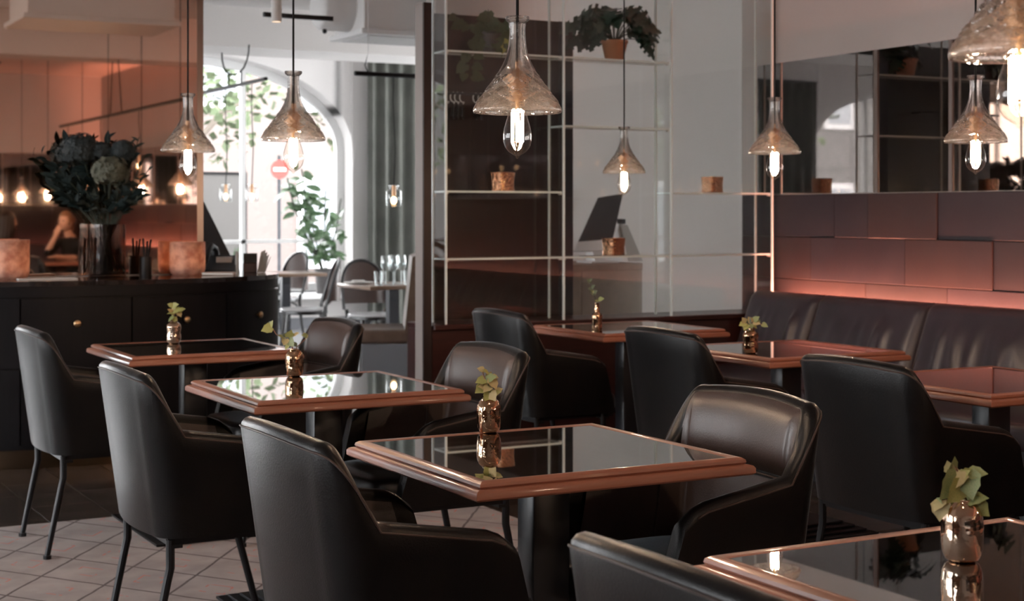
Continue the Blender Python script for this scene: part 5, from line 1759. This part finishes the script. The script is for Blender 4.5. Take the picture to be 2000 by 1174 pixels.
# ------------------------------------------------------------------ the street outside the far windows
struct('trim_30', MB().box(-40, 60, 16.75, 70, -.5, -.35), 'street')
struct('trim_31', MB().box(-60, -6.25, -40, 70, -.5, -.36), 'street')
def building(label, x0, x1, y, h, m, nx, nz, face='y'):
    t = thing('building', label, 'building', (x0, y, -.36))
    W_ = x1 - x0
    obj('wall', MB().box(0, W_, 0, 4, 0, h), t, m)
    dx = W_ / nx; dz = h / nz
    for i in range(nx):
        for k in range(nz):
            cx, cz = dx * (i + .5), dz * (k + .42)
            f = obj('window', MB().box(cx - dx * .24, cx + dx * .24, -.06, .0, cz - dz * .28, cz + dz * .30), t, 'white_paint')
            obj('glass', MB().box(cx - dx * .19, cx + dx * .19, -.075, -.061, cz - dz * .24, cz + dz * .26), f, 'pane_dark')
    return t
building('pale pink building across the street behind the arched window', 4, 13.4, 31, 20, 'facade', 4, 6)
building('pale white building across the street right of the pink one', 13.6, 30, 33, 20, 'facade_w', 6, 6)
building('pale building across the street at left, seen in the bronze mirror', -26, -8.5, 31, 20, 'facade_w', 9, 6)
def street_tree(label, x, y, h, R, seed, n=1900):
    rng = random.Random(seed)
    t = thing('street_tree', label, 'tree', (x, y, -.36))
    obj('trunk', MB().tube([(0, 0, 0), (.05, .02, h * .3), (-.04, 0, h * .55), (.02, 0, h * .8)], [.17, .14, .10, .05], 10), t, 'bark')
    for k in range(5):
        a = k * 1.26
        obj('branch', MB().tube([(0, 0, h * (.40 + .06 * k)), (R * .35 * cos(a), R * .35 * sin(a), h * (.55 + .05 * k)), (R * .7 * cos(a), R * .7 * sin(a), h * (.62 + .05 * k))], [.06, .04, .015], 6), t, 'bark')
    g = MB()
    for k in range(n):
        while True:
            p = Vector((rng.uniform(-1, 1), rng.uniform(-1, 1), rng.uniform(-1, 1)))
            if .25 < p.length < 1: break
        p = Vector((p.x * R, p.y * R, h * .72 + p.z * R * .85))
        d = Vector((rng.uniform(-1, 1), rng.uniform(-1, 1), rng.uniform(-1, .4))).normalized()
        e = d.cross(Vector((rng.uniform(-1, 1), rng.uniform(-1, 1), 1))).normalized()
        s_ = rng.uniform(.10, .22)
        g.add([p, p + d * s_ * .5 + e * s_ * .35, p + d * s_, p + d * s_ * .5 - e * s_ * .35], [(0, 1, 2, 3)])
    f = obj('foliage', g, t, 'tree_leaf', smooth=0)
    f['kind'] = 'stuff'
street_tree('leafy pale green street tree close outside the arched window at left', 6.2, 21.5, 5.6, 2.1, 1)
street_tree('leafy pale green street tree outside the arched window at right', 10.6, 22.8, 5.4, 2.0, 2)
street_tree('street tree outside the far left window, seen in the bronze mirror', -5.0, 22.0, 5.6, 2.2, 4)
x, y, z = on_Y(546, 331, 25.0)
t = thing('road_sign', 'round red no entry road sign seen through the arched window', 'sign', (x, y, -.36))
obj('post', MB().cyl((0, .02), .03, 0, z + .6, 10), t, 'steel')
obj('disc', MB().tube([(0, 0, z + .36), (0, -.012, z + .36)], .16, 32), t, 'sign_red')
obj('bar', MB().box(-.11, .11, -.018, -.012, z + .33, z + .39), t, 'sign_white')
t = thing('poster_frame', 'thin black framed glass panel standing outside the arched window at left', 'frame', on_Y(432, 560, 18.6))
t.location.z = -.35
for a in ((-.33, -.30), (.30, .33)): obj('upright', MB().box(a[0], a[1], -.015, .015, 0, 2.15), t, 'black_metal')
obj('top_bar', MB().box(-.33, .33, -.015, .015, 2.12, 2.15), t, 'black_metal')
obj('sheet', MB().box(-.30, .30, -.004, .004, .9, 2.12), t, 'facade_w')
